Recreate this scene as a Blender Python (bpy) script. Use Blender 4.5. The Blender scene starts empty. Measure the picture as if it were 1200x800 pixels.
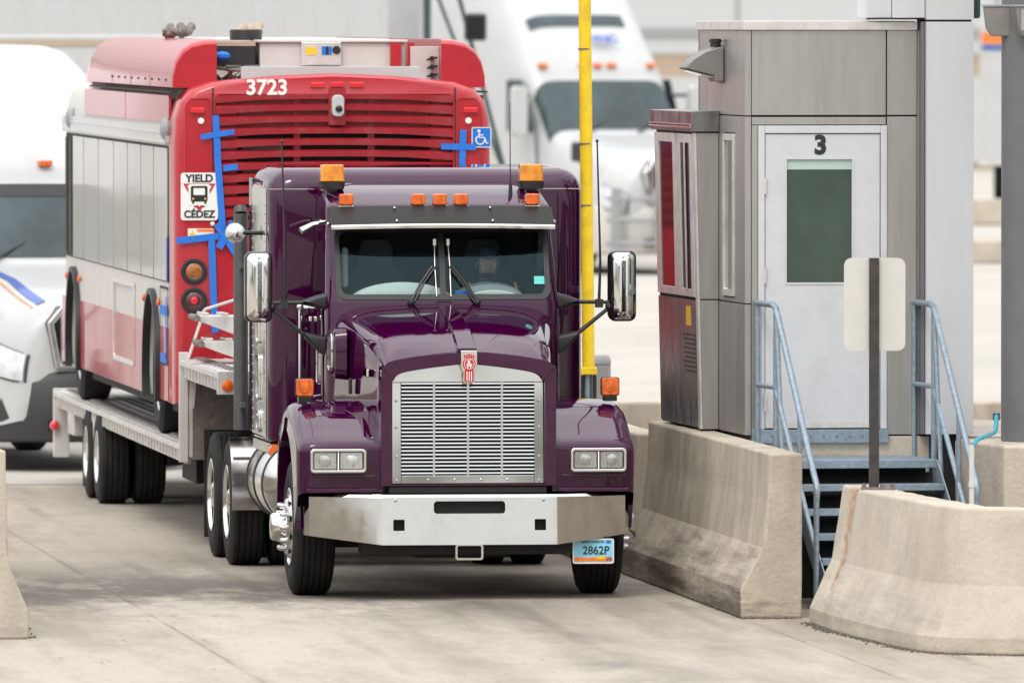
import bpy, bmesh, math, random
from mathutils import Vector, Matrix
random.seed(7)
SC = bpy.context.scene
COL = SC.collection
PI = math.pi
R = math.radians
F, YH, H = 13728.0, 15.0, 4.415          # focal length in photo pixels, horizon row, camera height


def pt(px, py, d):
    s = F / d
    return Vector(((px - 600) / s, d, H - (py - YH) / s))


LANE = R(6.7)                             # heading of the lane, measured from straight away
LO = Vector((-0.32, 88.0, 0.0))


def lane(u, v, z=0.0):
    c, s = math.cos(LANE), math.sin(LANE)
    return Vector((LO.x + u * c - v * s, LO.y + u * s + v * c, z))


# ------------------------------------------------------------------ materials
def nn(nt, kind, **kw):
    n = nt.nodes.new(kind)
    for k, v in kw.items():
        setattr(n, k, v)
    return n


def mat(name, col, rough=0.5, metal=0.0, coat=0.0, var=0.0, vs=3.0, bump=0.0, bs=40.0, spec=0.5,
        stretch=(1, 1, 1), rvar=0.0, trans=0.0, dirt=None, dscale=1.5, damt=0.5, coatr=0.03):
    m = bpy.data.materials.new(name)
    m.use_nodes = True
    nt = m.node_tree
    b = nt.nodes['Principled BSDF']
    b.inputs['Base Color'].default_value = (*col, 1)
    b.inputs['Roughness'].default_value = rough
    b.inputs['Metallic'].default_value = metal
    b.inputs['Coat Weight'].default_value = coat
    b.inputs['Coat Roughness'].default_value = coatr
    b.inputs['Specular IOR Level'].default_value = spec
    b.inputs['Transmission Weight'].default_value = trans
    L = nt.links.new
    if var or bump or rvar or dirt:
        tc = nn(nt, 'ShaderNodeTexCoord')
        mp = nn(nt, 'ShaderNodeMapping')
        mp.inputs['Scale'].default_value = stretch
        L(tc.outputs['Object'], mp.inputs['Vector'])
    src = None
    if var:
        n = nn(nt, 'ShaderNodeTexNoise')
        n.inputs['Scale'].default_value = vs
        n.inputs['Detail'].default_value = 6
        n.inputs['Roughness'].default_value = 0.65
        L(mp.outputs[0], n.inputs['Vector'])
        r = nn(nt, 'ShaderNodeValToRGB')
        r.color_ramp.elements[0].position = 0.3
        r.color_ramp.elements[1].position = 0.72
        r.color_ramp.elements[0].color = (*[max(0, c * (1 - var)) for c in col], 1)
        r.color_ramp.elements[1].color = (*[min(1, c * (1 + var)) for c in col], 1)
        L(n.outputs['Fac'], r.inputs['Fac'])
        src = r.outputs['Color']
        L(src, b.inputs['Base Color'])
    if dirt:
        n2 = nn(nt, 'ShaderNodeTexNoise')
        n2.inputs['Scale'].default_value = dscale
        n2.inputs['Detail'].default_value = 8
        n2.inputs['Roughness'].default_value = 0.7
        L(mp.outputs[0], n2.inputs['Vector'])
        r2 = nn(nt, 'ShaderNodeValToRGB')
        r2.color_ramp.elements[0].position = 0.48
        r2.color_ramp.elements[1].position = 0.75
        r2.color_ramp.elements[0].color = (0, 0, 0, 1)
        r2.color_ramp.elements[1].color = (damt, damt, damt, 1)
        L(n2.outputs['Fac'], r2.inputs['Fac'])
        mx = nn(nt, 'ShaderNodeMix', data_type='RGBA')
        L(r2.outputs['Color'], mx.inputs['Factor'])
        if src:
            L(src, mx.inputs['A'])
        else:
            mx.inputs['A'].default_value = (*col, 1)
        mx.inputs['B'].default_value = (*dirt, 1)
        L(mx.outputs['Result'], b.inputs['Base Color'])
    if rvar:
        n3 = nn(nt, 'ShaderNodeTexNoise')
        n3.inputs['Scale'].default_value = vs * 1.7
        n3.inputs['Detail'].default_value = 5
        L(mp.outputs[0], n3.inputs['Vector'])
        mr = nn(nt, 'ShaderNodeMapRange')
        mr.inputs['From Min'].default_value = 0.3
        mr.inputs['From Max'].default_value = 0.7
        mr.inputs['To Min'].default_value = max(0.01, rough - rvar)
        mr.inputs['To Max'].default_value = rough + rvar
        L(n3.outputs['Fac'], mr.inputs['Value'])
        L(mr.outputs[0], b.inputs['Roughness'])
    if bump:
        n4 = nn(nt, 'ShaderNodeTexNoise')
        n4.inputs['Scale'].default_value = bs
        n4.inputs['Detail'].default_value = 6
        L(mp.outputs[0], n4.inputs['Vector'])
        bp = nn(nt, 'ShaderNodeBump')
        bp.inputs['Strength'].default_value = bump
        bp.inputs['Distance'].default_value = 0.01
        L(n4.outputs['Fac'], bp.inputs['Height'])
        L(bp.outputs[0], b.inputs['Normal'])
    return m


def glass(name, tint, ior=1.5, rough=0.01, glcol=(1, 1, 1)):
    m = bpy.data.materials.new(name)
    m.use_nodes = True
    nt = m.node_tree
    nt.nodes.clear()
    o = nn(nt, 'ShaderNodeOutputMaterial')
    mx = nn(nt, 'ShaderNodeMixShader')
    fr = nn(nt, 'ShaderNodeFresnel')
    ge = nn(nt, 'ShaderNodeNewGeometry')
    io = nn(nt, 'ShaderNodeMapRange')
    io.inputs['To Min'].default_value = ior
    io.inputs['To Max'].default_value = 1.0 / ior
    nt.links.new(ge.outputs['Backfacing'], io.inputs['Value'])
    nt.links.new(io.outputs[0], fr.inputs['IOR'])
    t = nn(nt, 'ShaderNodeBsdfTransparent')
    t.inputs[0].default_value = (*tint, 1)
    g = nn(nt, 'ShaderNodeBsdfGlossy')
    g.inputs['Color'].default_value = (*glcol, 1)
    g.inputs['Roughness'].default_value = rough
    L = nt.links.new
    L(fr.outputs[0], mx.inputs[0])
    L(t.outputs[0], mx.inputs[1])
    L(g.outputs[0], mx.inputs[2])
    L(mx.outputs[0], o.inputs[0])
    return m


M = {}
M['purple'] = mat('purple_paint', (0.038, 0.0007, 0.0275), 0.6, 0.0, 1.0, var=0.12, vs=60, coatr=0.015, spec=0.0)
M['purple'].node_tree.nodes['Principled BSDF'].inputs['Coat IOR'].default_value = 1.54
M['chrome'] = mat('chrome', (0.78, 0.78, 0.77), 0.07, 1.0, rvar=0.03, vs=4)
M['steelbump'] = mat('bumper_steel', (0.64, 0.635, 0.61), 0.12, 1.0, rvar=0.06, vs=5, dirt=(0.35, 0.32, 0.28), dscale=3, damt=0.3)
M['stainless'] = mat('stainless', (0.56, 0.55, 0.53), 0.2, 1.0, var=0.12, vs=2.5, rvar=0.08, dirt=(0.2, 0.16, 0.12), dscale=2.2, damt=0.5)
M['alu'] = mat('aluminium', (0.70, 0.685, 0.66), 0.40, 0.6, var=0.10, vs=6, rvar=0.1, dirt=(0.33, 0.28, 0.23), dscale=4, damt=0.4)
M['alup'] = mat('polished_aluminium', (0.72, 0.72, 0.71), 0.16, 1.0, rvar=0.06, vs=6)
M['black'] = mat('black_plastic', (0.018, 0.018, 0.02), 0.42, var=0.25, vs=8)
M['blackg'] = mat('black_gloss', (0.010, 0.010, 0.012), 0.13)
M['rubber'] = mat('tyre_rubber', (0.014, 0.014, 0.015), 0.78, var=0.3, vs=9, bump=0.15, bs=60, dirt=(0.06, 0.055, 0.05), dscale=5, damt=0.35, spec=0.3)
M['dark'] = mat('dark_underbody', (0.02, 0.019, 0.018), 0.7, var=0.3, vs=5, spec=0.3)
M['interior'] = mat('cab_interior', (0.035, 0.034, 0.036), 0.85, var=0.2, vs=5, spec=0.2)
M['seat'] = mat('seat_fabric', (0.09, 0.09, 0.095), 0.9)
M['visor'] = mat('visor_dark', (0.010, 0.0085, 0.008), 0.4, spec=0.2)
M['glassw'] = glass('windshield_glass', (0.74, 0.84, 0.84), 1.40, glcol=(0.5, 0.80, 0.86))
M['glassd'] = glass('dark_glass', (0.16, 0.19, 0.19), 1.5)
M['lens'] = mat('headlamp_lens', (0.50, 0.52, 0.52), 0.10, 0.85, coat=1.0, var=0.35, vs=9, bump=0.6, bs=70, stretch=(1, 1, 0.12))
M['amber'] = mat('amber_lens', (0.72, 0.12, 0.003), 0.2, coat=0.5, var=0.45, vs=26, bump=0.3, bs=140, stretch=(1, 1, 0.4))
M['amberb'] = mat('amber_beacon', (0.90, 0.26, 0.0), 0.15, coat=0.7, var=0.45, vs=13)
M['redlens'] = mat('red_lens', (0.7, 0.012, 0.02), 0.15, coat=1.0, bump=0.3, bs=140)
M['white'] = mat('white_paint', (0.49, 0.50, 0.505), 0.35, coat=0.3, var=0.04, vs=2, dirt=(0.37, 0.36, 0.34), dscale=1.2, damt=0.35)
M['whited'] = mat('white_dusty', (0.56, 0.54, 0.515), 0.42, var=0.05, vs=4, dirt=(0.45, 0.40, 0.34), dscale=3, damt=0.4)
M['busred'] = mat('bus_red', (0.43, 0.006, 0.017), 0.4, coat=0.65, var=0.05, vs=6, coatr=0.05, dirt=(0.30, 0.02, 0.03), dscale=3, damt=0.5)
M['busredd'] = mat('bus_red_grille', (0.31, 0.011, 0.020), 0.45, coat=0.25, var=0.12, vs=6, dirt=(0.28, 0.09, 0.09), dscale=5, damt=0.5)
M['bustape'] = mat('blue_masking_tape', (0.012, 0.16, 0.62), 0.6, var=0.12, vs=30, bump=0.3, bs=60)
M['beige'] = mat('window_film', (0.44, 0.43, 0.40), 0.35, coat=0.5, var=0.06, vs=1.2, bump=0.06, bs=2.5, coatr=0.06)
M['seam'] = mat('seam_black', (0.015, 0.014, 0.014), 0.7)
M['signw'] = mat('sign_white', (0.78, 0.78, 0.75), 0.4, var=0.03)
M['signr'] = mat('sign_red', (0.50, 0.02, 0.03), 0.4)
M['signb'] = mat('sign_blue', (0.01, 0.16, 0.60), 0.4)
M['signk'] = mat('sign_black', (0.015, 0.02, 0.018), 0.45)
M['signy'] = mat('sign_yellow', (0.85, 0.55, 0.02), 0.4)
M['signo'] = mat('sign_orange', (0.85, 0.20, 0.02), 0.4)
M['cyan'] = mat('plate_cyan', (0.26, 0.62, 0.80), 0.4, var=0.1, vs=12)
M['teal'] = mat('sticker_teal', (0.10, 0.58, 0.52), 0.4)
M['yellow'] = mat('yellow_pole_paint', (0.82, 0.58, 0.015), 0.45, var=0.08, vs=7, dirt=(0.35, 0.25, 0.03), dscale=6, damt=0.5)
M['galv'] = mat('galvanised', (0.27, 0.335, 0.39), 0.5, 0.55, var=0.22, vs=26, bump=0.15, bs=60)
M['galvd'] = mat('galvanised_rusty', (0.20, 0.17, 0.16), 0.6, 0.4, var=0.3, vs=20)
M['booth'] = mat('booth_steel', (0.415, 0.405, 0.385), 0.40, 0.75, var=0.09, vs=1.3, stretch=(6, 6, 0.5), rvar=0.07, bump=0.05, bs=30, dirt=(0.25, 0.22, 0.18), dscale=0.9, damt=0.45)
M['boothp'] = mat('booth_polished_steel', (0.27, 0.26, 0.26), 0.36, 1.0, var=0.3, vs=2.0, stretch=(2, 2, 1), rvar=0.1, dirt=(0.10, 0.08, 0.08), dscale=2.5, damt=0.7, bump=0.25, bs=3)
M['door'] = mat('door_white', (0.56, 0.575, 0.60), 0.42, var=0.03, vs=3, dirt=(0.36, 0.34, 0.31), dscale=4, damt=0.3)
M['doorglass'] = mat('door_green_glass', (0.035, 0.065, 0.05), 0.10, coat=0.6, var=0.25, vs=2.0)
M['blind'] = mat('blind_pale_green', (0.42, 0.55, 0.48), 0.5)
M['colwhite'] = mat('column_cladding', (0.60, 0.615, 0.64), 0.42, 0.1, var=0.05, vs=0.8, stretch=(5, 5, 0.4))
M['colgrey'] = mat('column_grey', (0.15, 0.15, 0.16), 0.45, 0.2, var=0.1, vs=3)
M['lampgrey'] = mat('lamp_grey', (0.23, 0.22, 0.21), 0.45, 0.4, var=0.1, vs=8)
M['cyanhose'] = mat('cyan_hose', (0.03, 0.28, 0.38), 0.35)
M['pvc'] = mat('white_pipe', (0.6, 0.6, 0.58), 0.4)
M['skin'] = mat('skin', (0.50, 0.30, 0.22), 0.5)
M['hair'] = mat('hair', (0.05, 0.03, 0.02), 0.7)
M['shirt'] = mat('shirt', (0.10, 0.07, 0.06), 0.85)
M['cap'] = mat('cap', (0.06, 0.10, 0.14), 0.8)
M['paper'] = mat('paper', (0.75, 0.75, 0.72), 0.7)
M['grey'] = mat('grey_plastic', (0.30, 0.31, 0.32), 0.5, var=0.1)
M['tan'] = mat('tan_block', (0.42, 0.33, 0.25), 0.85, var=0.12, vs=0.8)
M['truckblk'] = mat('bumper_black', (0.035, 0.036, 0.038), 0.5)
M['stripeb'] = mat('stripe_blue', (0.02, 0.08, 0.40), 0.3, coat=0.5)
M['stripeo'] = mat('stripe_orange', (0.80, 0.20, 0.04), 0.3, coat=0.5)
M['greencable'] = mat('dark_green_post', (0.03, 0.06, 0.06), 0.5)


def concrete_mat(name, col, dark, stain=0.6, scuff=False):
    m = mat(name, col, 0.85, var=0.16, vs=2.2, bump=0.7, bs=30, spec=0.25)
    nt = m.node_tree
    b = nt.nodes['Principled BSDF']
    L = nt.links.new
    src = b.inputs['Base Color'].links[0].from_socket
    tc = nn(nt, 'ShaderNodeTexCoord')
    # vertical rain streaks and rubbed-on dirt
    mp = nn(nt, 'ShaderNodeMapping')
    mp.inputs['Scale'].default_value = (3.6, 3.6, 0.8)
    L(tc.outputs['Object'], mp.inputs['Vector'])
    n = nn(nt, 'ShaderNodeTexNoise')
    n.inputs['Scale'].default_value = 1.0
    n.inputs['Detail'].default_value = 7
    n.inputs['Roughness'].default_value = 0.7
    L(mp.outputs[0], n.inputs['Vector'])
    n2 = nn(nt, 'ShaderNodeTexNoise')
    n2.inputs['Scale'].default_value = 0.55
    n2.inputs['Detail'].default_value = 5
    L(tc.outputs['Object'], n2.inputs['Vector'])
    mu = nn(nt, 'ShaderNodeMath', operation='MULTIPLY')
    L(n.outputs['Fac'], mu.inputs[0])
    L(n2.outputs['Fac'], mu.inputs[1])
    mr = nn(nt, 'ShaderNodeMapRange')
    mr.inputs['From Min'].default_value = 0.22
    mr.inputs['From Max'].default_value = 0.42
    mr.inputs['To Max'].default_value = stain
    L(mu.outputs[0], mr.inputs['Value'])
    mx = nn(nt, 'ShaderNodeMix', data_type='RGBA')
    L(mr.outputs[0], mx.inputs['Factor'])
    L(src, mx.inputs['A'])
    mx.inputs['B'].default_value = (*dark, 1)
    out = mx.outputs['Result']
    if scuff:
        # tyre rubber and road film low on the barrier, in patches drawn out along its length
        sp = nn(nt, 'ShaderNodeSeparateXYZ')
        L(tc.outputs['Object'], sp.inputs[0])
        mps = nn(nt, 'ShaderNodeMapping')
        mps.inputs['Scale'].default_value = (1.0, 0.35, 5.0)
        L(tc.outputs['Object'], mps.inputs['Vector'])
        ns = nn(nt, 'ShaderNodeTexNoise')
        ns.inputs['Scale'].default_value = 1.6
        ns.inputs['Detail'].default_value = 8
        ns.inputs['Roughness'].default_value = 0.72
        L(mps.outputs[0], ns.inputs['Vector'])
        h1 = nn(nt, 'ShaderNodeMapRange')
        h1.inputs['From Min'].default_value = 0.72
        h1.inputs['From Max'].default_value = 0.10
        h1.inputs['To Max'].default_value = 0.36
        L(sp.outputs[2], h1.inputs['Value'])
        ad = nn(nt, 'ShaderNodeMath', operation='ADD')
        L(h1.outputs[0], ad.inputs[0])
        L(ns.outputs['Fac'], ad.inputs[1])
        h2 = nn(nt, 'ShaderNodeMapRange')
        h2.inputs['From Min'].default_value = 0.64
        h2.inputs['From Max'].default_value = 0.92
        h2.inputs['To Max'].default_value = scuff
        sn = nn(nt, 'ShaderNodeSeparateXYZ')
        L(tc.outputs['Normal'], sn.inputs[0])
        an = nn(nt, 'ShaderNodeMath', operation='ABSOLUTE')
        L(sn.outputs[1], an.inputs[0])
        an2 = nn(nt, 'ShaderNodeMath', operation='MULTIPLY_ADD')
        L(an.outputs[0], an2.inputs[0])
        an2.inputs[1].default_value = -0.22
        L(ad.outputs[0], an2.inputs[2])
        L(an2.outputs[0], h2.inputs['Value'])
        mxs = nn(nt, 'ShaderNodeMix', data_type='RGBA')
        L(h2.outputs[0], mxs.inputs['Factor'])
        L(out, mxs.inputs['A'])
        mxs.inputs['B'].default_value = (0.075, 0.062, 0.05, 1)
        out = mxs.outputs['Result']
    # fine speckle of exposed aggregate
    n3 = nn(nt, 'ShaderNodeTexNoise')
    n3.inputs['Scale'].default_value = 55
    n3.inputs['Detail'].default_value = 3
    L(tc.outputs['Object'], n3.inputs['Vector'])
    mr3 = nn(nt, 'ShaderNodeMapRange')
    mr3.inputs['From Min'].default_value = 0.62
    mr3.inputs['From Max'].default_value = 0.75
    mr3.inputs['To Max'].default_value = 0.35
    L(n3.outputs['Fac'], mr3.inputs['Value'])
    mx3 = nn(nt, 'ShaderNodeMix', data_type='RGBA')
    L(mr3.outputs[0], mx3.inputs['Factor'])
    L(out, mx3.inputs['A'])
    mx3.inputs['B'].default_value = (*[c * 0.6 for c in col], 1)
    L(mx3.outputs['Result'], b.inputs['Base Color'])
    return m


M['conc'] = concrete_mat('barrier_concrete', (0.49, 0.44, 0.365), (0.34, 0.285, 0.225), 0.45, scuff=0.3)
M['concd'] = concrete_mat('barrier_concrete_dirty', (0.455, 0.40, 0.325), (0.18, 0.15, 0.12), 0.62, scuff=0.9)
M['sparkle'] = mat('chrome_wavy', (0.74, 0.74, 0.72), 0.06, 1.0, bump=0.35, bs=1.6)
M['stack'] = mat('stack_grey', (0.10, 0.105, 0.105), 0.5, 0.4, var=0.2, vs=8)
for n_ in M['sparkle'].node_tree.nodes:
    if n_.type == 'TEX_NOISE' and abs(n_.inputs['Scale'].default_value - 1.6) < .01:
        n_.inputs['Detail'].default_value = 0.5
M['postdark'] = mat('post_dark', (0.05, 0.045, 0.045), 0.6, 0.3, var=0.3, vs=14)


# ------------------------------------------------------------------ mesh builder
class MB:
    def __init__(s):
        s.v, s.f, s.m = [], [], []

    def add(s, vs, fs, m=0):
        o = len(s.v)
        s.v += [tuple(v) for v in vs]
        for f in fs:
            s.f.append([i + o for i in f])
            s.m.append(m)
        return s

    def box(s, x0, x1, y0, y1, z0, z1, m=0):
        vs = [(x, y, z) for x in (x0, x1) for y in (y0, y1) for z in (z0, z1)]
        return s.add(vs, [(0, 1, 3, 2), (4, 6, 7, 5), (0, 4, 5, 1), (2, 3, 7, 6), (0, 2, 6, 4), (1, 5, 7, 3)], m)

    def obox(s, c, a, b, d, m=0):
        c, a, b, d = Vector(c), Vector(a), Vector(b), Vector(d)
        vs = [c + a * i + b * j + d * k for i in (-1, 1) for j in (-1, 1) for k in (-1, 1)]
        return s.add(vs, [(0, 1, 3, 2), (4, 6, 7, 5), (0, 4, 5, 1), (2, 3, 7, 6), (0, 2, 6, 4), (1, 5, 7, 3)], m)

    def cyl(s, p0, p1, r0, r1=None, n=16, m=0, caps=True):
        p0, p1 = Vector(p0), Vector(p1)
        r1 = r0 if r1 is None else r1
        ax = (p1 - p0).normalized()
        a = ax.orthogonal().normalized()
        b = ax.cross(a)
        vs = []
        for p, r in ((p0, r0), (p1, r1)):
            vs += [p + (a * math.cos(2 * PI * i / n) + b * math.sin(2 * PI * i / n)) * r for i in range(n)]
        fs = [(i, (i + 1) % n, n + (i + 1) % n, n + i) for i in range(n)]
        if caps:
            fs += [tuple(range(n))[::-1], tuple(range(n, 2 * n))]
        return s.add(vs, fs, m)

    def tube(s, path, r, n=8, m=0):
        path = [Vector(p) for p in path]
        rs = r if isinstance(r, (list, tuple)) else [r] * len(path)
        prev = None
        rings = []
        for i, p in enumerate(path):
            t = (path[min(i + 1, len(path) - 1)] - path[max(i - 1, 0)]).normalized()
            if prev is None:
                a = t.orthogonal().normalized()
            else:
                a = (prev - t * prev.dot(t)).normalized()
            prev = a
            b = t.cross(a)
            rings.append([p + (a * math.cos(2 * PI * k / n) + b * math.sin(2 * PI * k / n)) * rs[i] for k in range(n)])
        return s.loft(rings, m=m)

    def loft(s, rings, closed=True, caps=True, m=0):
        n = len(rings[0])
        vs = [p for r in rings for p in r]
        fs = []
        for i in range(len(rings) - 1):
            for k in range(n if closed else n - 1):
                k2 = (k + 1) % n
                fs.append((i * n + k, i * n + k2, (i + 1) * n + k2, (i + 1) * n + k))
        if caps and closed:
            fs += [tuple(range(n))[::-1], tuple(range((len(rings) - 1) * n, len(rings) * n))]
        return s.add(vs, fs, m)

    def prism(s, poly, axis, a, b, m=0):
        def P(p, c):
            return {'y': (p[0], c, p[1]), 'x': (c, p[0], p[1]), 'z': (p[0], p[1], c)}[axis]
        return s.loft([[P(p, a) for p in poly], [P(p, b) for p in poly]], m=m)

    def frame(s, outer, inner, axis, a, b, m=0):
        def P(p, c):
            return {'y': (p[0], c, p[1]), 'x': (c, p[0], p[1]), 'z': (p[0], p[1], c)}[axis]
        n = len(outer)
        vs = [P(p, c) for ring, c in ((outer, a), (inner, a), (inner, b), (outer, b)) for p in ring]
        fs = []
        for j in range(4):
            for k in range(n):
                k2 = (k + 1) % n
                j2 = (j + 1) % 4
                fs.append((j * n + k, j * n + k2, j2 * n + k2, j2 * n + k))
        return s.add(vs, fs, m)

    def lathe(s, prof, axis='x', o=(0, 0, 0), n=32, m=0):
        # prof: list of (along, radius)
        o = Vector(o)
        rings = []
        for h, r in prof:
            r = max(r, 1e-4)
            ring = []
            for i in range(n):
                c, q = math.cos(2 * PI * i / n) * r, math.sin(2 * PI * i / n) * r
                v = {'x': (h, c, q), 'y': (c, h, q), 'z': (c, q, h)}[axis]
                ring.append(o + Vector(v))
            rings.append(ring)
        return s.loft(rings, m=m)

    def sphere(s, c, r, n=14, m=0, sc=(1, 1, 1)):
        c = Vector(c)
        rings = []
        k = n // 2 + 1
        for i in range(k):
            a = PI * i / (k - 1)
            rr = max(math.sin(a), 1e-3) * r
            rings.append([c + Vector((rr * math.cos(2 * PI * j / n) * sc[0], rr * math.sin(2 * PI * j / n) * sc[1], -r * math.cos(a) * sc[2])) for j in range(n)])
        return s.loft(rings, m=m)

    def build(s, name, mats, parent=None, bevel=0.0, seg=2, smooth=32, loc=None, rot=None, kind=None):
        me = bpy.data.meshes.new(name)
        me.from_pydata(s.v, [], s.f)
        if not isinstance(mats, (list, tuple)):
            mats = [mats]
        for m_ in mats:
            me.materials.append(M[m_] if isinstance(m_, str) else m_)
        if len(mats) > 1:
            me.polygons.foreach_set('material_index', s.m)
        bm = bmesh.new()
        bm.from_mesh(me)
        bmesh.ops.recalc_face_normals(bm, faces=bm.faces[:])
        bm.to_mesh(me)
        bm.free()
        finish(me, smooth)
        o = bpy.data.objects.new(name, me)
        COL.objects.link(o)
        if parent:
            o.parent = parent
        if loc is not None:
            o.location = loc
        if rot is not None:
            o.rotation_euler = rot
        if bevel:
            bv = o.modifiers.new('bevel', 'BEVEL')
            bv.width = bevel
            bv.segments = seg
            bv.limit_method = 'ANGLE'
            bv.angle_limit = R(35)
            bv.harden_normals = True
        if kind:
            o['kind'] = kind
        return o


def finish(me, smooth=32):
    if smooth:
        me.polygons.foreach_set('use_smooth', [True] * len(me.polygons))
        me.set_sharp_from_angle(angle=R(smooth))


def cut(o, cutter, smooth=32):
    me = bpy.data.meshes.new('cutter')
    me.from_pydata(cutter.v, [], cutter.f)
    bm = bmesh.new()
    bm.from_mesh(me)
    bmesh.ops.recalc_face_normals(bm, faces=bm.faces[:])
    bm.to_mesh(me)
    bm.free()
    c = bpy.data.objects.new('cutter', me)
    COL.objects.link(c)
    c.parent = o.parent
    c.location = o.location
    c.rotation_euler = o.rotation_euler
    mods = [(m.name, m.width) for m in o.modifiers]
    for n_, _ in mods:
        o.modifiers.remove(o.modifiers[n_])
    b = o.modifiers.new('bool', 'BOOLEAN')
    b.operation = 'DIFFERENCE'
    b.solver = 'EXACT'
    b.use_self = True
    b.object = c
    bpy.context.view_layer.update()
    dg = bpy.context.evaluated_depsgraph_get()
    new = bpy.data.meshes.new_from_object(o.evaluated_get(dg))
    o.modifiers.remove(b)
    o.data = new
    bpy.data.objects.remove(c)
    finish(new, smooth)
    for n_, w in mods:
        bv = o.modifiers.new('bevel', 'BEVEL')
        bv.width = w
        bv.segments = 2
        bv.limit_method = 'ANGLE'
        bv.angle_limit = R(35)
        bv.harden_normals = True
    return o


def rrect(x0, x1, z0, z1, r, n=5, rb=None):
    rb = r if rb is None else rb
    out = []
    for cx, cz, a0, rr in ((x1 - r, z1 - r, 0, r), (x0 + r, z1 - r, 90, r), (x0 + rb, z0 + rb, 180, rb), (x1 - rb, z0 + rb, 270, rb)):
        for i in range(n + 1):
            a = R(a0 + 90 * i / n)
            out.append((cx + rr * math.cos(a), cz + rr * math.sin(a)))
    return out


def catmull(pts, m):
    """resample a list of tuples with a Catmull-Rom curve, m steps per span"""
    out = []
    n = len(pts)
    for i in range(n - 1):
        p0, p1, p2, p3 = (Vector(pts[max(i - 1, 0)]), Vector(pts[i]), Vector(pts[i + 1]), Vector(pts[min(i + 2, n - 1)]))
        for k in range(m):
            t = k / m
            out.append(0.5 * ((2 * p1) + (p2 - p0) * t + (2 * p0 - 5 * p1 + 4 * p2 - p3) * t * t + (3 * p1 - p0 - 3 * p2 + p3) * t ** 3))
    out.append(Vector(pts[-1]))
    return out


def smooth_loft(mb, sections, ms=3, mp=3, closed=False, caps=False, m=0):
    fine = [catmull(sec, mp) for sec in sections]
    k = len(fine[0])
    cols = [catmull([f[i] for f in fine], ms) for i in range(k)]
    rows = [[cols[i][j] for i in range(k)] for j in range(len(cols[0]))]
    return mb.loft(rows, closed=closed, caps=caps, m=m)


def thing(name, label, cat, loc=(0, 0, 0), rotz=0.0, group=None):
    o = bpy.data.objects.new(name, None)
    COL.objects.link(o)
    o.empty_display_size = 0.2
    o.location = loc
    o.rotation_euler = (0, 0, rotz)
    return tag(o, label, cat, group)


def tag(o, label, cat, group=None):
    o['label'] = label
    o['category'] = cat
    if group:
        o['group'] = group
    return o


def text(name, s, size, mats, parent, loc, rot=(PI / 2, 0, 0), bold=0.0, ext=0.0015, sx=1.0, align='CENTER'):
    cu = bpy.data.curves.new(name, 'FONT')
    cu.body = s
    cu.size = size
    cu.extrude = ext
    cu.offset = bold
    cu.align_x = align
    cu.align_y = 'CENTER'
    t = bpy.data.objects.new(name, cu)
    COL.objects.link(t)
    bpy.context.view_layer.update()
    me = bpy.data.meshes.new_from_object(t.evaluated_get(bpy.context.evaluated_depsgraph_get()))
    bpy.data.objects.remove(t)
    me.transform(Matrix.Translation(Vector(loc)) @ Matrix.Rotation(rot[2], 4, 'Z') @ Matrix.Rotation(rot[0], 4, 'X') @ Matrix.Diagonal((sx, 1, 1, 1)))
    me.materials.clear()
    me.materials.append(M[mats])
    o = bpy.data.objects.new(name, me)
    COL.objects.link(o)
    o.parent = parent
    return o


def dup(o, parent, loc=None, rot=None):
    c = o.copy()
    COL.objects.link(c)
    c.parent = parent
    if loc is not None:
        c.location = loc
    if rot is not None:
        c.rotation_euler = rot
    for ch in list(o.children):
        d = ch.copy()
        COL.objects.link(d)
        d.parent = c
    return c

# ================================================================== camera, light, sky
SC.render.engine = 'CYCLES'
SC.cycles.use_denoising = True
SC.cycles.max_bounces = 10
SC.cycles.transparent_max_bounces = 16
SC.cycles.sample_clamp_indirect = 6
SC.view_settings.view_transform = 'Standard'
SC.view_settings.look = 'None'
SC.view_settings.gamma = 1
SC.view_settings.exposure = EXPOSURE = 0.76

cam = bpy.data.cameras.new('camera')
cam.sensor_width = 36
cam.lens = F / 1200 * 36
cam.clip_end = 6000
cam.clip_start = 1
cam.dof.use_dof = True
cam.dof.focus_distance = 88.8
cam.dof.aperture_fstop = cam.lens / 85.0     # 85 mm wide opening
co = bpy.data.objects.new('camera', cam)
COL.objects.link(co)
co.location = (0, 0, H)
co.rotation_euler = (PI / 2 - math.atan((400 - YH) / F), 0, 0)
SC.camera = co

SUN_EL, SUN_AZ = R(52), R(200)                # azimuth measured from +Y clockwise
w = bpy.data.worlds.new('World')
SC.world = w
w.use_nodes = True
nt = w.node_tree
bg = nt.nodes['Background']
sky = nn(nt, 'ShaderNodeTexSky', sky_type='NISHITA')
sky.sun_disc = False
sky.sun_elevation = SUN_EL
sky.sun_rotation = SUN_AZ
sky.dust_density = 3.0
sky.air_density = 1.0
# broken overcast: cloud layer mixed over the clear sky
tc = nn(nt, 'ShaderNodeTexCoord')
mp = nn(nt, 'ShaderNodeMapping')
mp.inputs['Scale'].default_value = (1.6, 1.6, 4.0)
nz = nn(nt, 'ShaderNodeTexNoise')
nz.inputs['Scale'].default_value = 1.5
nz.inputs['Detail'].default_value = 7
rp = nn(nt, 'ShaderNodeValToRGB')
rp.color_ramp.elements[0].position = 0.36
rp.color_ramp.elements[1].position = 0.62
rp.color_ramp.elements[0].color = (0.6, 0.6, 0.6, 1)
rp.color_ramp.elements[1].color = (0.95, 0.95, 0.95, 1)
mx = nn(nt, 'ShaderNodeMix', data_type='RGBA')
L = nt.links.new
L(tc.outputs['Generated'], mp.inputs['Vector'])
L(mp.outputs[0], nz.inputs['Vector'])
L(nz.outputs['Fac'], rp.inputs['Fac'])
L(rp.outputs['Color'], mx.inputs['Factor'])
L(sky.outputs[0], mx.inputs['A'])
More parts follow.
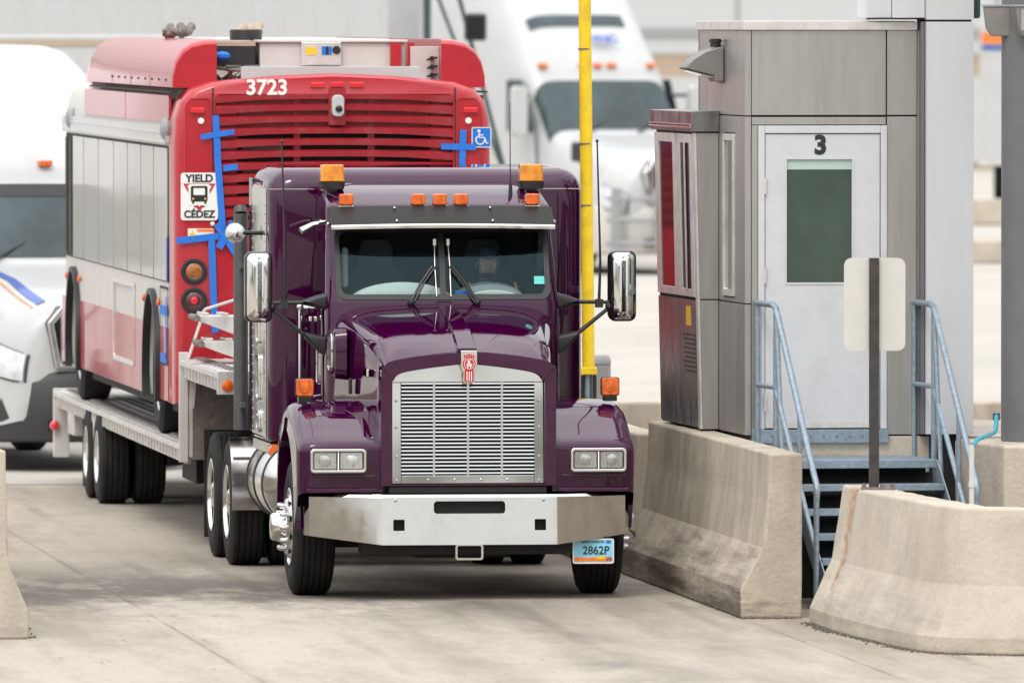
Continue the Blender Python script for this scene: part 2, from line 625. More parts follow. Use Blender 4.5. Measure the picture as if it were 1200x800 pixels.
mx.inputs['B'].default_value = (8.05, 8.05, 8.0, 1)
sz = nn(nt, 'ShaderNodeSeparateXYZ')
L(tc.outputs['Generated'], sz.inputs[0])
m1 = nn(nt, 'ShaderNodeMath', operation='MULTIPLY_ADD')
m1.use_clamp = False
L(sz.outputs[2], m1.inputs[0])
m1.inputs[1].default_value = 0.86
m1.inputs[2].default_value = 0.43
m2 = nn(nt, 'ShaderNodeMath', operation='MAXIMUM')
L(m1.outputs[0], m2.inputs[0])
m2.inputs[1].default_value = 0.40
vs_ = nn(nt, 'ShaderNodeVectorMath', operation='SCALE')          # overcast: three times brighter overhead than at the horizon
L(mx.outputs['Result'], vs_.inputs[0])
L(m2.outputs[0], vs_.inputs['Scale'])
L(vs_.outputs[0], bg.inputs['Color'])
bg.inputs['Strength'].default_value = 0.15
sun = bpy.data.lights.new('sun', 'SUN')
sun.energy = 0.6
sun.angle = R(14)
sun.color = (1.0, 0.96, 0.90)
so = bpy.data.objects.new('sun', sun)
COL.objects.link(so)
d = -Vector((math.sin(SUN_AZ) * math.cos(SUN_EL), math.cos(SUN_AZ) * math.cos(SUN_EL), math.sin(SUN_EL)))
so.rotation_euler = d.to_track_quat('-Z', 'Y').to_euler()
so.location = (0, 60, 60)


# ================================================================== ground
def ground_material():
    m = bpy.data.materials.new('concrete_paving')
    m.use_nodes = True
    nt = m.node_tree
    b = nt.nodes['Principled BSDF']
    b.inputs['Roughness'].default_value = 0.8
    b.inputs['Specular IOR Level'].default_value = 0.3
    L = nt.links.new
    tc = nn(nt, 'ShaderNodeTexCoord')
    sep = nn(nt, 'ShaderNodeSeparateXYZ')
    L(tc.outputs['Object'], sep.inputs[0])

    def math_(op, a, c=None, clamp=False):
        n = nn(nt, 'ShaderNodeMath', operation=op)
        n.use_clamp = clamp
        for i, v in enumerate((a, c)):
            if v is None:
                continue
            if isinstance(v, (int, float)):
                n.inputs[i].default_value = v
            else:
                L(v, n.inputs[i])
        return n.outputs[0]

    def noise(scale, stretch=(1, 1, 1), detail=6, rough=0.65):
        mp = nn(nt, 'ShaderNodeMapping')
        mp.inputs['Scale'].default_value = stretch
        L(tc.outputs['Object'], mp.inputs['Vector'])
        n = nn(nt, 'ShaderNodeTexNoise')
        n.inputs['Scale'].default_value = scale
        n.inputs['Detail'].default_value = detail
        n.inputs['Roughness'].default_value = rough
        L(mp.outputs[0], n.inputs['Vector'])
        return n.outputs['Fac']

    def rng(v, a, b_, lo=0.0, hi=1.0):
        n = nn(nt, 'ShaderNodeMapRange')
        n.inputs['From Min'].default_value = a
        n.inputs['From Max'].default_value = b_
        n.inputs['To Min'].default_value = lo
        n.inputs['To Max'].default_value = hi
        L(v, n.inputs['Value'])
        return n.outputs[0]

    def mixc(f, a, b_):
        n = nn(nt, 'ShaderNodeMix', data_type='RGBA')
        L(f, n.inputs['Factor'])
        if isinstance(a, tuple):
            n.inputs['A'].default_value = (*a, 1)
        else:
            L(a, n.inputs['A'])
        n.inputs['B'].default_value = (*b_, 1)
        return n.outputs['Result']

    u, v = sep.outputs[0], sep.outputs[1]
    base = mixc(rng(noise(0.6, (1, 0.16, 1), 7), 0.35, 0.65), (0.455, 0.41, 0.345), (0.37, 0.33, 0.27))
    base = mixc(rng(noise(0.9, (0.8, 0.14, 1), 9, 0.72), 0.46, 0.66, 0, 0.75), base, (0.22, 0.185, 0.145))
    # slabs differ slightly in tone
    cell = nn(nt, 'ShaderNodeTexWhiteNoise', noise_dimensions='2D')
    cx = nn(nt, 'ShaderNodeCombineXYZ')
    L(math_('FLOOR', math_('DIVIDE', math_('ADD', u, 2.56), 4.24)), cx.inputs[0])
    L(math_('FLOOR', math_('DIVIDE', math_('SUBTRACT', v, 3.55), 4.7)), cx.inputs[1])
    L(cx.outputs[0], cell.inputs['Vector'])
    base = mixc(rng(cell.outputs['Value'], 0, 1, 0, 0.22), base, (0.30, 0.275, 0.24))
    # oil drip in mid lane, tyre tracks either side
    def band(centre, width, amt, lo=0.38):
        d_ = math_('DIVIDE', math_('SUBTRACT', u, centre), width)
        g = math_('POWER', 2.718, math_('MULTIPLY', math_('MULTIPLY', d_, d_), -1.0))
        return math_('MULTIPLY', math_('MULTIPLY', g, amt), rng(noise(1.1, (1, 0.35, 1)), lo, 0.68))
    base = mixc(band(0.0, 0.45, 0.75), base, (0.12, 0.105, 0.09))
    base = mixc(band(-1.0, 0.33, 0.55), base, (0.17, 0.15, 0.13))
    base = mixc(band(1.0, 0.33, 0.55), base, (0.17, 0.15, 0.13))
    # broad dirty smears across the lane by the queue line
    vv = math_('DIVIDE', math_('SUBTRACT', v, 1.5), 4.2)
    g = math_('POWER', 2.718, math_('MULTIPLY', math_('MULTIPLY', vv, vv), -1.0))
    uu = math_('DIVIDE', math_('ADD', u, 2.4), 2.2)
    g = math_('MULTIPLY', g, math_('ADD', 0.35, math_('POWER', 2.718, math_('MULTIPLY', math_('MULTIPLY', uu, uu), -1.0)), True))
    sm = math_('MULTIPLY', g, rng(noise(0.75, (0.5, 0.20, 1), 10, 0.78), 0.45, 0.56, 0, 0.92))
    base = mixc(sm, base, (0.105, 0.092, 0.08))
    # pitting
    base = mixc(rng(noise(13.0, (1, 0.14, 1), 3), 0.66, 0.71, 0, 0.7), base, (0.15, 0.13, 0.11))
    base = mixc(rng(noise(22.0, (1, 0.2, 1), 4), 0.54, 0.68, 0, 0.35), base, (0.22, 0.2, 0.17))
    # curved tyre scuffs where trailers swing wide
    wv = nn(nt, 'ShaderNodeTexWave', wave_type='BANDS', bands_direction='X')
    wv.inputs['Scale'].default_value = 0.55
    wv.inputs['Distortion'].default_value = 5.0
    wv.inputs['Detail'].default_value = 4
    wv.inputs['Detail Scale'].default_value = 0.5
    mw = nn(nt, 'ShaderNodeMapping')
    mw.inputs['Scale'].default_value = (1, 0.10, 1)
    mw.inputs['Rotation'].default_value = (0, 0, 0.05)
    L(tc.outputs['Object'], mw.inputs['Vector'])
    L(mw.outputs[0], wv.inputs['Vector'])
    sc_ = math_('MULTIPLY', rng(wv.outputs['Fac'], 0.80, 0.98), rng(noise(0.5, (1, 0.3, 1), 5), 0.48, 0.66, 0, 0.5))
    base = mixc(sc_, base, (0.12, 0.10, 0.08))
    # joints
    def joint(c, off, pitch, wd):
        f = math_('FRACT', math_('DIVIDE', math_('ADD', math_('SUBTRACT', c, off), pitch * 0.5), pitch))
        d_ = math_('MULTIPLY', math_('ABSOLUTE', math_('SUBTRACT', f, 0.5)), pitch)
        return math_('SUBTRACT', 1.0, math_('DIVIDE', d_, wd), True)
    wob = math_('MULTIPLY', math_('SUBTRACT', noise(2.0), 0.5), 0.03)
    j = math_('MAXIMUM', joint(math_('ADD', u, wob), -2.56, 4.24, 0.022), joint(math_('ADD', v, wob), 3.55, 4.7, 0.03))
    base = mixc(math_('MULTIPLY', j, rng(noise(0.45), 0.42, 0.6, 0.1, 0.7)), base, (0.12, 0.10, 0.08))
    # hairline cracks
    vo = nn(nt, 'ShaderNodeTexVoronoi', feature='DISTANCE_TO_EDGE')
    vo.inputs['Scale'].default_value = 0.23
    mpv = nn(nt, 'ShaderNodeMapping')
    L(tc.outputs['Object'], mpv.inputs['Vector'])
    nv = nn(nt, 'ShaderNodeTexNoise')
    nv.inputs['Scale'].default_value = 1.6
    nv.inputs['Detail'].default_value = 6
    L(tc.outputs['Object'], nv.inputs['Vector'])
    av = nn(nt, 'ShaderNodeVectorMath', operation='ADD')
    L(mpv.outputs[0], av.inputs[0])
    L(nv.outputs['Color'], av.inputs[1])
    L(av.outputs[0], vo.inputs['Vector'])
    ck = math_('MULTIPLY', math_('SUBTRACT', 1.0, math_('DIVIDE', vo.outputs['Distance'], 0.006), True), rng(noise(0.3), 0.5, 0.6, 0, 0.45))
    base = mixc(ck, base, (0.13, 0.11, 0.09))
    L(base, b.inputs['Base Color'])
    bp = nn(nt, 'ShaderNodeBump')
    bp.inputs['Strength'].default_value = 0.35
    bp.inputs['Distance'].default_value = 0.012
    h = math_('SUBTRACT', noise(18, (1, 1, 1), 5), math_('MULTIPLY', j, 2.0))
    L(h, bp.inputs['Height'])
    L(bp.outputs[0], b.inputs['Normal'])
    return m


g = MB()
N = 3000.0
g.add([(-N, -N, 0), (N, -N, 0), (N, N, 0), (-N, N, 0)], [(0, 1, 2, 3)])
go = g.build('ground', ground_material(), loc=LO, rot=(0, 0, LANE), kind='structure')

ap = MB()  # paler sheet: brighter light on the far paving painted into its colour
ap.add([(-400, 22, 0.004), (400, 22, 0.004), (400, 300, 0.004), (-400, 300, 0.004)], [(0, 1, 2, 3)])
ap.build('brightened_far_apron', mat('brightened_concrete', (0.43, 0.405, 0.36), 0.85, var=0.10, vs=0.25, spec=0.3), loc=LO, rot=(0, 0, LANE), kind='structure')

# unseen dark rise added behind the camera to darken reflections on the vehicles
hb_ = MB()
rows = []
for j in range(9):
    t = j / 8
    row = []
    for i in range(141):
        x = -900 + i * 13
        hgt = (9 + 5 * math.sin(i * 0.17) + 4 * math.sin(i * 0.41 + 1) + random.uniform(-2.2, 2.2)) * math.sin(t * PI / 2) ** 0.6
        row.append((x, -150 - 90 * t, max(0, hgt)))
    rows.append(row)
hb_.loft(rows, closed=False, caps=False)
hb_.build('reflection_darkener', mat('darkener_surface', (0.055, 0.06, 0.04), 0.95, var=0.4, vs=0.15), kind='structure')

# ================================================================== tractor
T = thing('semi_truck', 'purple semi truck with chrome grille and two amber roof beacons beside the booth', 'truck', LO, LANE)


def build_tractor(T):
    # ---- bumper
    xs = [-1.22, -1.19, -1.0, -0.8, -0.665, -0.655, 0, 0.655, 0.665, 0.8, 1.0, 1.21, 1.24]
    rings = []
    for x in xs:
        a = max(0, abs(x) - 0.66)
        y0 = 0.30 * a + 0.25 * a * a
        if abs(x) > 1.215:
            y0 += 0.05
        zb = 0.421 + 0.12 * a
        zt = 0.797
        k_ = 0.085
        rings.append([(x, y0 - k_ * (0.8 - zb), zb), (x, y0, zt - 0.02), (x, y0 + 0.012, zt), (x, y0 + 0.06, zt), (x, y0 + 0.06, zt - 0.05), (x, y0 + 0.06, zb)])
    b = MB().loft(rings)
    bo = b.build('bumper', 'steelbump', T, smooth=9)
    c = MB().prism(rrect(-0.27, 0.27, 0.655, 0.748, 0.025), 'y', -0.1, 0.2)
    for sx in (-1, 1):
        c.prism(rrect(sx * 0.535 - 0.043, sx * 0.535 + 0.043, 0.528, 0.612, 0.008), 'y', -0.1, 0.2)
    cut(bo, c, 9)
    k = MB()
    for sx in (-1, 1):
        for x, z in ((0.56, 0.755), (0.56, 0.47), (0.48, 0.47)):
            k.lathe([(0.0, 0.014), (-0.006, 0.013), (-0.009, 0.006), (-0.0095, 0)], 'y', (sx * x, -0.001, z), 10)
    k.build('bumper_bolt', 'stainless', bo)
    MB().box(-0.62, 0.62, 0.068, 0.10, 0.44, 0.785).build('bumper_backing', 'dark', bo)
    # tow eye plate below
    MB().frame(rrect(-0.105, 0.105, 0.305, 0.425, 0.02), rrect(-0.09, 0.09, 0.32, 0.412, 0.012), 'y', -0.0, 0.03).build('tow_loop', 'alup', T)
    MB().box(-0.8, 0.8, 0.10, 0.4, 0.34, 0.47).box(-0.35, 0.35, 0.5, 1.6, 0.3, 0.5).box(-1.0, 1.0, 1.0, 1.16, 0.36, 0.5).build('crossmember', 'dark', T, bevel=0.02)
    # ---- licence plate
    px0, px1, pz0, pz1 = 0.80, 1.105, 0.272, 0.452
    lp = MB().prism(rrect(px0, px1, pz0, pz1, 0.014), 'y', 0.115, 0.118)
    lpo = lp.build('license_plate', 'cyan', T)
    w_ = px1 - px0
    # desert and bison band at the foot of the plate
    poly = [(px0 + 0.008, pz0 + 0.012), (px1 - 0.008, pz0 + 0.012), (px1 - 0.008, pz0 + 0.045), (px0 + 0.22, pz0 + 0.050), (px0 + 0.12, pz0 + 0.040), (px0 + 0.008, pz0 + 0.046)]
    MB().prism(poly, 'y', 0.1135, 0.1149).build('plate_sunset', 'signo', lpo)
    MB().prism([(px0 + 0.16, pz0 + 0.03), (px1 - 0.06, pz0 + 0.03), (px1 - 0.07, pz0 + 0.050), (px0 + 0.2, pz0 + 0.052)], 'y', 0.1115, 0.1130).build('plate_sunrise', 'signy', lpo)
    MB().prism([(px1 - 0.055, pz0 + 0.02), (px1 - 0.05, pz0 + 0.035), (px1 - 0.04, pz0 + 0.047), (px1 - 0.02, pz0 + 0.044), (px1 - 0.012, pz0 + 0.03), (px1 - 0.014, pz0 + 0.018), (px1 - 0.02, pz0 + 0.028), (px1 - 0.04, pz0 + 0.026), (px1 - 0.045, pz0 + 0.016)], 'y', 0.1095, 0.1110).build('plate_bison', 'galvd', lpo)
    text('plate_number', '2862P', 0.088, 'signk', lpo, ((px0 + px1) / 2 + 0.02, 0.1135, pz0 + 0.093), bold=0.0012, sx=0.92)
    text('plate_state', 'NORTH DAKOTA', 0.022, 'signk', lpo, ((px0 + px1) / 2 - 0.005, 0.1135, pz1 - 0.022), bold=0.0004)
    MB().box(px1 - 0.055, px1 - 0.02, 0.1128, 0.1149, pz1 - 0.032, pz1 - 0.012).build('plate_sticker', 'signb', lpo)
    MB().frame(rrect(px0 - 0.004, px1 + 0.004, pz0 - 0.004, pz1 + 0.004, 0.016), rrect(px0 + 0.005, px1 - 0.005, pz0 + 0.005, pz1 - 0.005, 0.012), 'y', 0.110, 0.1145).build('plate_frame', 'signw', lpo)
    MB().box(px0 + 0.03, px1 - 0.03, 0.119, 0.135, pz1 - 0.06, pz1 + 0.02).build('plate_bracket', 'dark', lpo)

    # ---- grille shell
    def arch(dx, z0, dz):
        hw = 0.662 - dx
        half = [(hw, z0), (hw, 1.68 - dz), (hw - 0.010, 1.742 - dz), (hw - 0.042, 1.783 - dz), (hw - 0.12, 1.810 - dz), (hw - 0.33, 1.842 - dz), (0.0, 1.868 - dz)]
        c_ = [tuple(p) for p in catmull([(p[0], p[1], 0) for p in half], 4)]
        c_ = [(p[0], p[1]) for p in c_]
        return c_ + [(-p[0], p[1]) for p in c_[-2::-1]]
    fr = MB().frame(arch(0, 0.862, 0), arch(0.085, 0.875, 0.088), 'y', 0.045, 0.22)
    fr.build('grille_surround', 'purple', T, bevel=0.018, seg=3, smooth=25)
    # chrome plate with rectangular opening
    top = arch(0.088, 1.64, 0.09)
    top = [p for p in top if p[1] >= 1.64]
    cp = MB()
    cp.prism([(0.574, 1.638)] + top[1:-1] + [(-0.574, 1.638)], 'y', 0.10, 0.13)
    for sx in (-1, 1):
        cp.box(min(sx * 0.505, sx * 0.574), max(sx * 0.505, sx * 0.574), 0.10, 0.13, 0.878, 1.636)
    cp.box(-0.503, 0.503, 0.10, 0.13, 0.878, 0.938)
    cp.v = [(x, y + (z - 0.9) * 0.035, z) for x, y, z in cp.v]
    cpo = cp.build('grille_plate', 'sparkle', T, bevel=0.003)
    k = MB()
    for z in (0.9, 1.08, 1.3, 1.5):
        for sx in (-1, 1):
            k.lathe([(0, 0.012), (-0.006, 0.01), (-0.008, 0)], 'y', (sx * 0.54, 0.1, z), 8)
    for x in (-0.3, -0.1, 0.1, 0.3):
        k.lathe([(0, 0.01), (-0.005, 0.008), (-0.007, 0)], 'y', (x, 0.1, 0.905), 8)
    k.build('grille_bolt', 'stainless', cpo)
    gr = MB()
    nb = 25
    for i in range(nb):
        z = 0.952 + i * (1.625 - 0.952) / (nb - 1)
        gr.obox((0, 0.118, z), (0.503, 0, 0), (0, 0.010, -0.003), (0, 0.001, 0.0046))
    for x in (-0.257, 0.0, 0.257):
        gr.box(x - 0.008, x + 0.008, 0.098, 0.118, 0.925, 1.64)
    gr.build('grille', 'alup', T)
    MB().box(-0.56, 0.56, 0.2, 0.24, 0.86, 1.68).build('radiator', 'dark', T)
    MB().box(-0.6, 0.6, 0.09, 0.2, 0.80, 0.858).build('valance', 'black', T, bevel=0.01)
    # emblem: chrome shield, red disc with white letters, ribs below
    em = MB().prism([(-0.062, 1.878), (0.062, 1.878), (0.060, 1.80), (0.062, 1.77), (0.05, 1.735), (0.04, 1.715), (0.04, 1.635), (-0.04, 1.635), (-0.04, 1.715), (-0.05, 1.735), (-0.062, 1.77), (-0.060, 1.80)], 'y', 0.020, 0.098)
    emo = em.build('emblem', 'chrome', T, bevel=0.004)
    e = MB().lathe([(0.0, 0.05), (-0.006, 0.05), (-0.008, 0.047), (-0.008, 0)], 'y', (0, 0.0195, 1.778), 24)
    e.prism([(-0.034, 1.735), (0.034, 1.735), (0.034, 1.642), (-0.034, 1.642)], 'y', 0.013, 0.0195)
    for x in (-0.034, -0.017, 0, 0.017, 0.034):
        e.box(x - 0.006, x + 0.006, 0.013, 0.0195, 1.822, 1.853 - abs(x) * 0.25)
    e.build('emblem_badge', 'signr', emo)
    text('emblem_letter', 'K', 0.042, 'signw', emo, (0, 0.0095, 1.790), bold=0.0015)
    text('emblem_letter', 'W', 0.042, 'signw', emo, (0, 0.0095, 1.762), bold=0.0015)
    e = MB().frame([(0.04 * math.cos(a * PI / 12), 1.778 + 0.04 * math.sin(a * PI / 12)) for a in range(24)], [(0.036 * math.cos(a * PI / 12), 1.778 + 0.036 * math.sin(a * PI / 12)) for a in range(24)], 'y', 0.0085, 0.0112)
    for x in (-0.017, 0, 0.017):
        e.box(x - 0.0035, x + 0.0035, 0.0105, 0.0125, 1.65, 1.722)
    e.build('emblem_ring', 'signw', emo)

    # ---- hood
    def sec(y, w0, zc, zs, drop):
        # half profile centre -> side
        return [(0, y, zc), (w0 * 0.42, y, zc - 0.006), (w0 * 0.72, y, zc - 0.022), (w0 * 0.89, y, zc - 0.058),
                (w0 * 0.965, y, zc - 0.12), (w0 * 0.99, y, zc - 0.22), (w0, y, zs), (w0 * 1.0 + drop, y, 1.0)]
    f0 = [(0, 1.866), (0.30, 1.846), (0.50, 1.818), (0.585, 1.795), (0.638, 1.752), (0.656, 1.68), (0.659, 1.55), (0.659, 1.0)]
    secs = [[(x, 0.16, z) for x, z in f0], sec(0.30, 0.662, 1.918, 1.55, 0.0), sec(0.55, 0.69, 2.003, 1.56, 0.01), sec(1.0, 0.745, 2.084, 1.6, 0.015),
            sec(1.4, 0.80, 2.140, 1.65, 0.015), sec(1.74, 0.845, 2.185, 1.7, 0.02)]
    full = []
    for s_ in secs:
        full.append([(-p[0], p[1], p[2]) for p in s_[::-1]] + s_[1:])
    hb = MB()
    smooth_loft(hb, full, 4, 4)
    ho = hb.build('hood', 'purple', T, smooth=60)
    # raised centre rib
    rib = []
    for y, zc in ((0.16, 1.866), (0.22, 1.888), (0.30, 1.918), (0.42, 1.961), (0.55, 2.003), (0.8, 2.050), (1.0, 2.084), (1.4, 2.140), (1.72, 2.182)):
        hw = 0.068 - 0.008 * y
        rib.append([(-hw - 0.02, y, zc - 0.012), (-hw, y, zc + 0.026), (hw, y, zc + 0.026), (hw + 0.02, y, zc - 0.012)])
    rb = MB()
    rb.loft(rib)
    rb.build('hood_rib', 'purple', ho, bevel=0.004)
    # side details: intake scoop, badge, latch on both hood sides
    for sx in (-1,):
        sc = MB()
        rr = rrect(1.22, 1.62, 1.62, 2.02, 0.09, 5)
        sc.loft([[(sx * 0.80, y, z) for y, z in rr], [(sx * 0.885, y, z) for y, z in rrect(1.23, 1.61, 1.63, 2.01, 0.09, 5)], [(sx * 0.905, y, z) for y, z in rrect(1.27, 1.57, 1.67, 1.97, 0.07, 5)]])
        so_ = sc.build('air_intake', 'purple', T, smooth=40)
        MB().frame([(y, z) for y, z in rrect(1.27, 1.58, 1.66, 1.98, 0.07)], [(y, z) for y, z in rrect(1.30, 1.55, 1.69, 1.95, 0.05)], 'x', sx * 0.905, sx * 0.915).build('intake_rim', 'chrome', so_)
    for sx in (-1, 1):
        tb = MB().box(min(sx * 0.70, sx * 0.722), max(sx * 0.70, sx * 0.722), 0.52, 0.78, 1.665, 1.725)
        tb.build('hood_badge', 'chrome', T, bevel=0.008)
        lt = MB().box(min(sx * 0.775, sx * 0.80), max(sx * 0.775, sx * 0.80), 1.06, 1.12, 1.52, 1.64)
        lt.build('hood_latch', 'black', T, bevel=0.008)

    # ---- fenders
    prof = [(0.120, 0.815), (0.105, 0.95), (0.100, 1.09), (0.105, 1.165), (0.15, 1.205), (0.30, 1.275), (0.52, 1.375), (0.76, 1.448), (1.05, 1.482), (1.36, 1.455), (1.62, 1.375), (1.82, 1.235), (1.93, 1.06), (1.975, 0.86), (1.98, 0.72)]
    C0 = Vector((1.10, 0.55))
    arc = []
    prof = [(p.x, p.y) for p in catmull([(a, b_, 0) for a, b_ in prof], 3)]
    n = len(prof)
    for i in range(n):
        t = i / (n - 1)
        a = R(196 - 212 * t)
        arc.append((C0.x + 0.66 * math.cos(a), max(0.52, C0.y + 0.66 * math.sin(a) * 1.08)))
    for sx in (-1, 1):
        grid = []
        for i in range(n):
            P = Vector(prof[i])
            Q = Vector(arc[i])
            dirn = (C0 - P).normalized()
            row = []
            for x, inset in ((0.64, 0.0), (0.85, 0.0), (1.05, 0.003), (1.17, 0.010), (1.225, 0.025), (1.258, 0.055), (1.272, 0.10)):
                p = P + dirn * inset
                row.append((sx * x, p.x, p.y))
            mid = P + dirn * 0.2
            if (Q - P).length > 0.27:
                row.append((sx * 1.277, (P + (Q - P) * 0.6).x, (P + (Q - P) * 0.6).y))
            else:
                row.append((sx * 1.277, (P + (Q - P) * 0.75).x, (P + (Q - P) * 0.75).y))
            row.append((sx * 1.283, Q.x, Q.y))
            row.append((sx * 1.27, Q.x + (C0 - Q).x * 0.0, Q.y))
            row.append((sx * 0.80, Q.x, Q.y))
            grid.append(row)
        fb = MB()
        fb.loft(grid, closed=False, caps=False)
        fo = fb.build('fender', 'purple', T, smooth=50)
        # horizontal crease and lower lip on the front face
        MB().box(min(sx * 0.70, sx * 1.2), max(sx * 0.70, sx * 1.2), 0.075, 0.12, 0.925, 0.945).box(min(sx * 0.68, sx * 1.22), max(sx * 0.68, sx * 1.22), 0.09, 0.13, 0.812, 0.842).build('fender_lip', 'purple', fo, bevel=0.008)
        # headlight
        x0, x1 = (0.775, 1.195)
        cx = sx * (x0 + x1) / 2
        hl = MB().frame(rrect(cx - 0.212, cx + 0.212, 0.962, 1.142, 0.03), rrect(cx - 0.190, cx + 0.190, 0.984, 1.120, 0.014), 'y', 0.035, 0.11)
        hl.box(cx - 0.007, cx + 0.007, 0.045, 0.10, 0.982, 1.122)
        hlo = hl.build('headlight', 'alup', T, bevel=0.008)
        for q in (-1, 1):
            lc = cx + q * 0.0985
            lens = MB().prism(rrect(lc - 0.089, lc + 0.089, 0.986, 1.118, 0.012), 'y', 0.056, 0.075)
            lo_ = lens.build('lens', 'lens', hlo, bevel=0.006)
            MB().lathe([(0, 0.045), (-0.006, 0.042), (-0.010, 0.025), (-0.011, 0)], 'y', (lc + q * 0.004, 0.056, 1.052), 20).build('lens_bullseye', 'lens', hlo)
            MB().frame(rrect(lc - 0.0915, lc + 0.0915, 0.983, 1.121, 0.014), rrect(lc - 0.084, lc + 0.084, 0.991, 1.113, 0.01), 'y', 0.050, 0.056).build('lens_rim', 'black', hlo)
        # turn signal on top
        tx, ty = sx * 1.165, 0.80
        ts = MB().prism(rrect(tx - 0.066, tx + 0.066, 1.515, 1.645, 0.018), 'y', ty - 0.035, ty + 0.045)
        tso = ts.build('turn_signal', 'amber', T, bevel=0.008)
        MB().lathe([(0, 0.043), (-0.005, 0.04), (-0.008, 0.02), (-0.009, 0)], 'y', (tx, ty - 0.036, 1.58), 18).build('signal_lens', 'amber', tso)
        MB().box(tx - 0.05, tx + 0.05, ty - 0.04, ty + 0.06, 1.47, 1.512).frame(rrect(tx - 0.072, tx + 0.072, 1.509, 1.651, 0.02), rrect(tx - 0.065, tx + 0.065, 1.516, 1.644, 0.018), 'y', ty - 0.01, ty + 0.01).build('signal_base', 'blackg', tso, bevel=0.006)

    # ---- cab shell
    def plan(yf, hw, yb=2.9, r=0.16):
        # rounded plan outline, counter clockwise from front right
        out = []
        for cx, cy, a0 in ((hw - r, yf + r, 270), (hw - 0.03, yb - 0.03, 0), (-hw + 0.03, yb - 0.03, 90), (-hw + r, yf + r, 180)):
            rr = r if cy < 2.6 else 0.03
            for i in range(6):
                a = R(a0 + 90 * i / 5)
                out.append((cx + rr * math.cos(a), cy + rr * math.sin(a)))
        return out
    lv = [(1.05, 1.72, 0.90), (1.6, 1.72, 0.905), (2.19, 1.73, 0.90), (2.22, 1.74, 0.897), (2.5, 1.87, 0.885), (2.75, 1.985, 0.872), (2.85, 2.01, 0.868), (2.90, 2.025, 0.868), (2.925, 2.04, 0.866), (2.945, 2.075, 0.862), (2.99, 2.22, 0.852), (3.04, 2.38, 0.835), (3.075, 2.52, 0.805), (3.095, 2.64, 0.72)]
    cab = MB().loft([[(x, y, z) for x, y in plan(yf, hw)] for z, yf, hw in lv])
    cabo = cab.build('cab', 'purple', T, smooth=40)
    inner = MB().loft([[(x, y, z) for x, y in plan(yf + 0.05, hw - 0.05, 2.86, 0.13)] for z, yf, hw in [(1.3, 1.72, 0.905), (2.19, 1.73, 0.9), (2.5, 1.87, 0.885), (2.85, 2.03, 0.866), (2.90, 2.08, 0.85)]])
    cut(cabo, inner, 40)
    def wy(z):
        return 1.735 + (z - 2.2) * 0.465
    z0w, z1w = 2.232, 2.758
    wp = rrect(-0.815, 0.815, z0w, z1w, 0.07, 5)
    cc = MB().loft([[(x, wy(z) - 0.25, z) for x, z in wp], [(x, wy(z) + 0.25, z) for x, z in wp]])
    cut(cabo, cc, 40)
    sw = [(2.16, 2.22), (2.78, 2.22), (2.78, 2.73), (2.34, 2.73), (2.20, 2.5)]
    cut(cabo, MB().prism(sw, 'x', -1.2, 1.2), 40)
    # windshield: two panes, gasket, divider
    gk = MB()
    wi = rrect(-0.785, 0.785, z0w + 0.028, z1w - 0.028, 0.055, 5)
    wo = rrect(-0.826, 0.826, z0w - 0.012, z1w + 0.012, 0.075, 5)
    rg = []
    for ring, off in ((wo, -0.012), (wi, -0.012), (wi, 0.03), (wo, 0.03)):
        rg.append([(x, wy(z) + off, z) for x, z in ring])
    nrg = len(wo)
    gk.add([p for r_ in rg for p in r_], [(j * nrg + k_, j * nrg + (k_ + 1) % nrg, ((j + 1) % 4) * nrg + (k_ + 1) % nrg, ((j + 1) % 4) * nrg + k_) for j in range(4) for k_ in range(nrg)])
    gk.add([(x, wy(z) + o_, z) for x in (-0.022, 0.022) for z in (z0w, z1w) for o_ in (-0.01, 0.02)], [(0, 1, 3, 2), (4, 6, 7, 5), (0, 4, 5, 1), (2, 3, 7, 6), (0, 2, 6, 4), (1, 5, 7, 3)])
    gk.build('windshield_gasket', 'black', T, smooth=30)
    for sx in (-1, 1):
        xa, xb = sorted((sx * 0.021, sx * 0.79))
        MB().add([(x, wy(z) + 0.008, z) for x, z in ((xa, z0w + 0.02), (xb, z0w + 0.02), (xb, z1w - 0.02), (xa, z1w - 0.02))], [(0, 1, 2, 3)]).build('windshield', 'glassw', T)
    MB().add([(x, wy(z) - 0.003, z) for x, z in ((0.705, 2.335), (0.79, 2.335), (0.79, 2.395), (0.705, 2.395))], [(0, 1, 2, 3)]).build('sticker', 'teal', T)
    # side windows and doors
    for sx in (-1, 1):
        wd = MB().prism([(2.15, 2.21), (2.79, 2.21), (2.79, 2.74), (2.33, 2.74), (2.19, 2.51)], 'x', sx * 0.868, sx * 0.872)
        wd.build('side_window', 'glassd', T)
        dr = MB().prism([(1.93, 1.15), (2.84, 1.15), (2.84, 2.17), (2.0, 2.17), (1.93, 2.0)], 'x', sx * 0.905, sx * 0.918)
        dro = dr.build('door', 'purple', T, bevel=0.012)
        MB().frame(rrect(2.12, 2.32, 1.56, 1.92, 0.03), rrect(2.135, 2.305, 1.575, 1.905, 0.02), 'x', sx * 0.918, sx * 0.928).build('door_window_rim', 'chrome', dro)
        MB().prism(rrect(2.137, 2.303, 1.577, 1.903, 0.02), 'x', sx * 0.918, sx * 0.923).build('door_window', 'doorglass', dro)
        MB().box(min(sx * .918, sx * .95), max(sx * .918, sx * .95), 2.62, 2.78, 2.03, 2.07).build('door_handle', 'chrome', dro, bevel=0.01)
        # vertical chrome grab rail
        gx = sx * 1.0
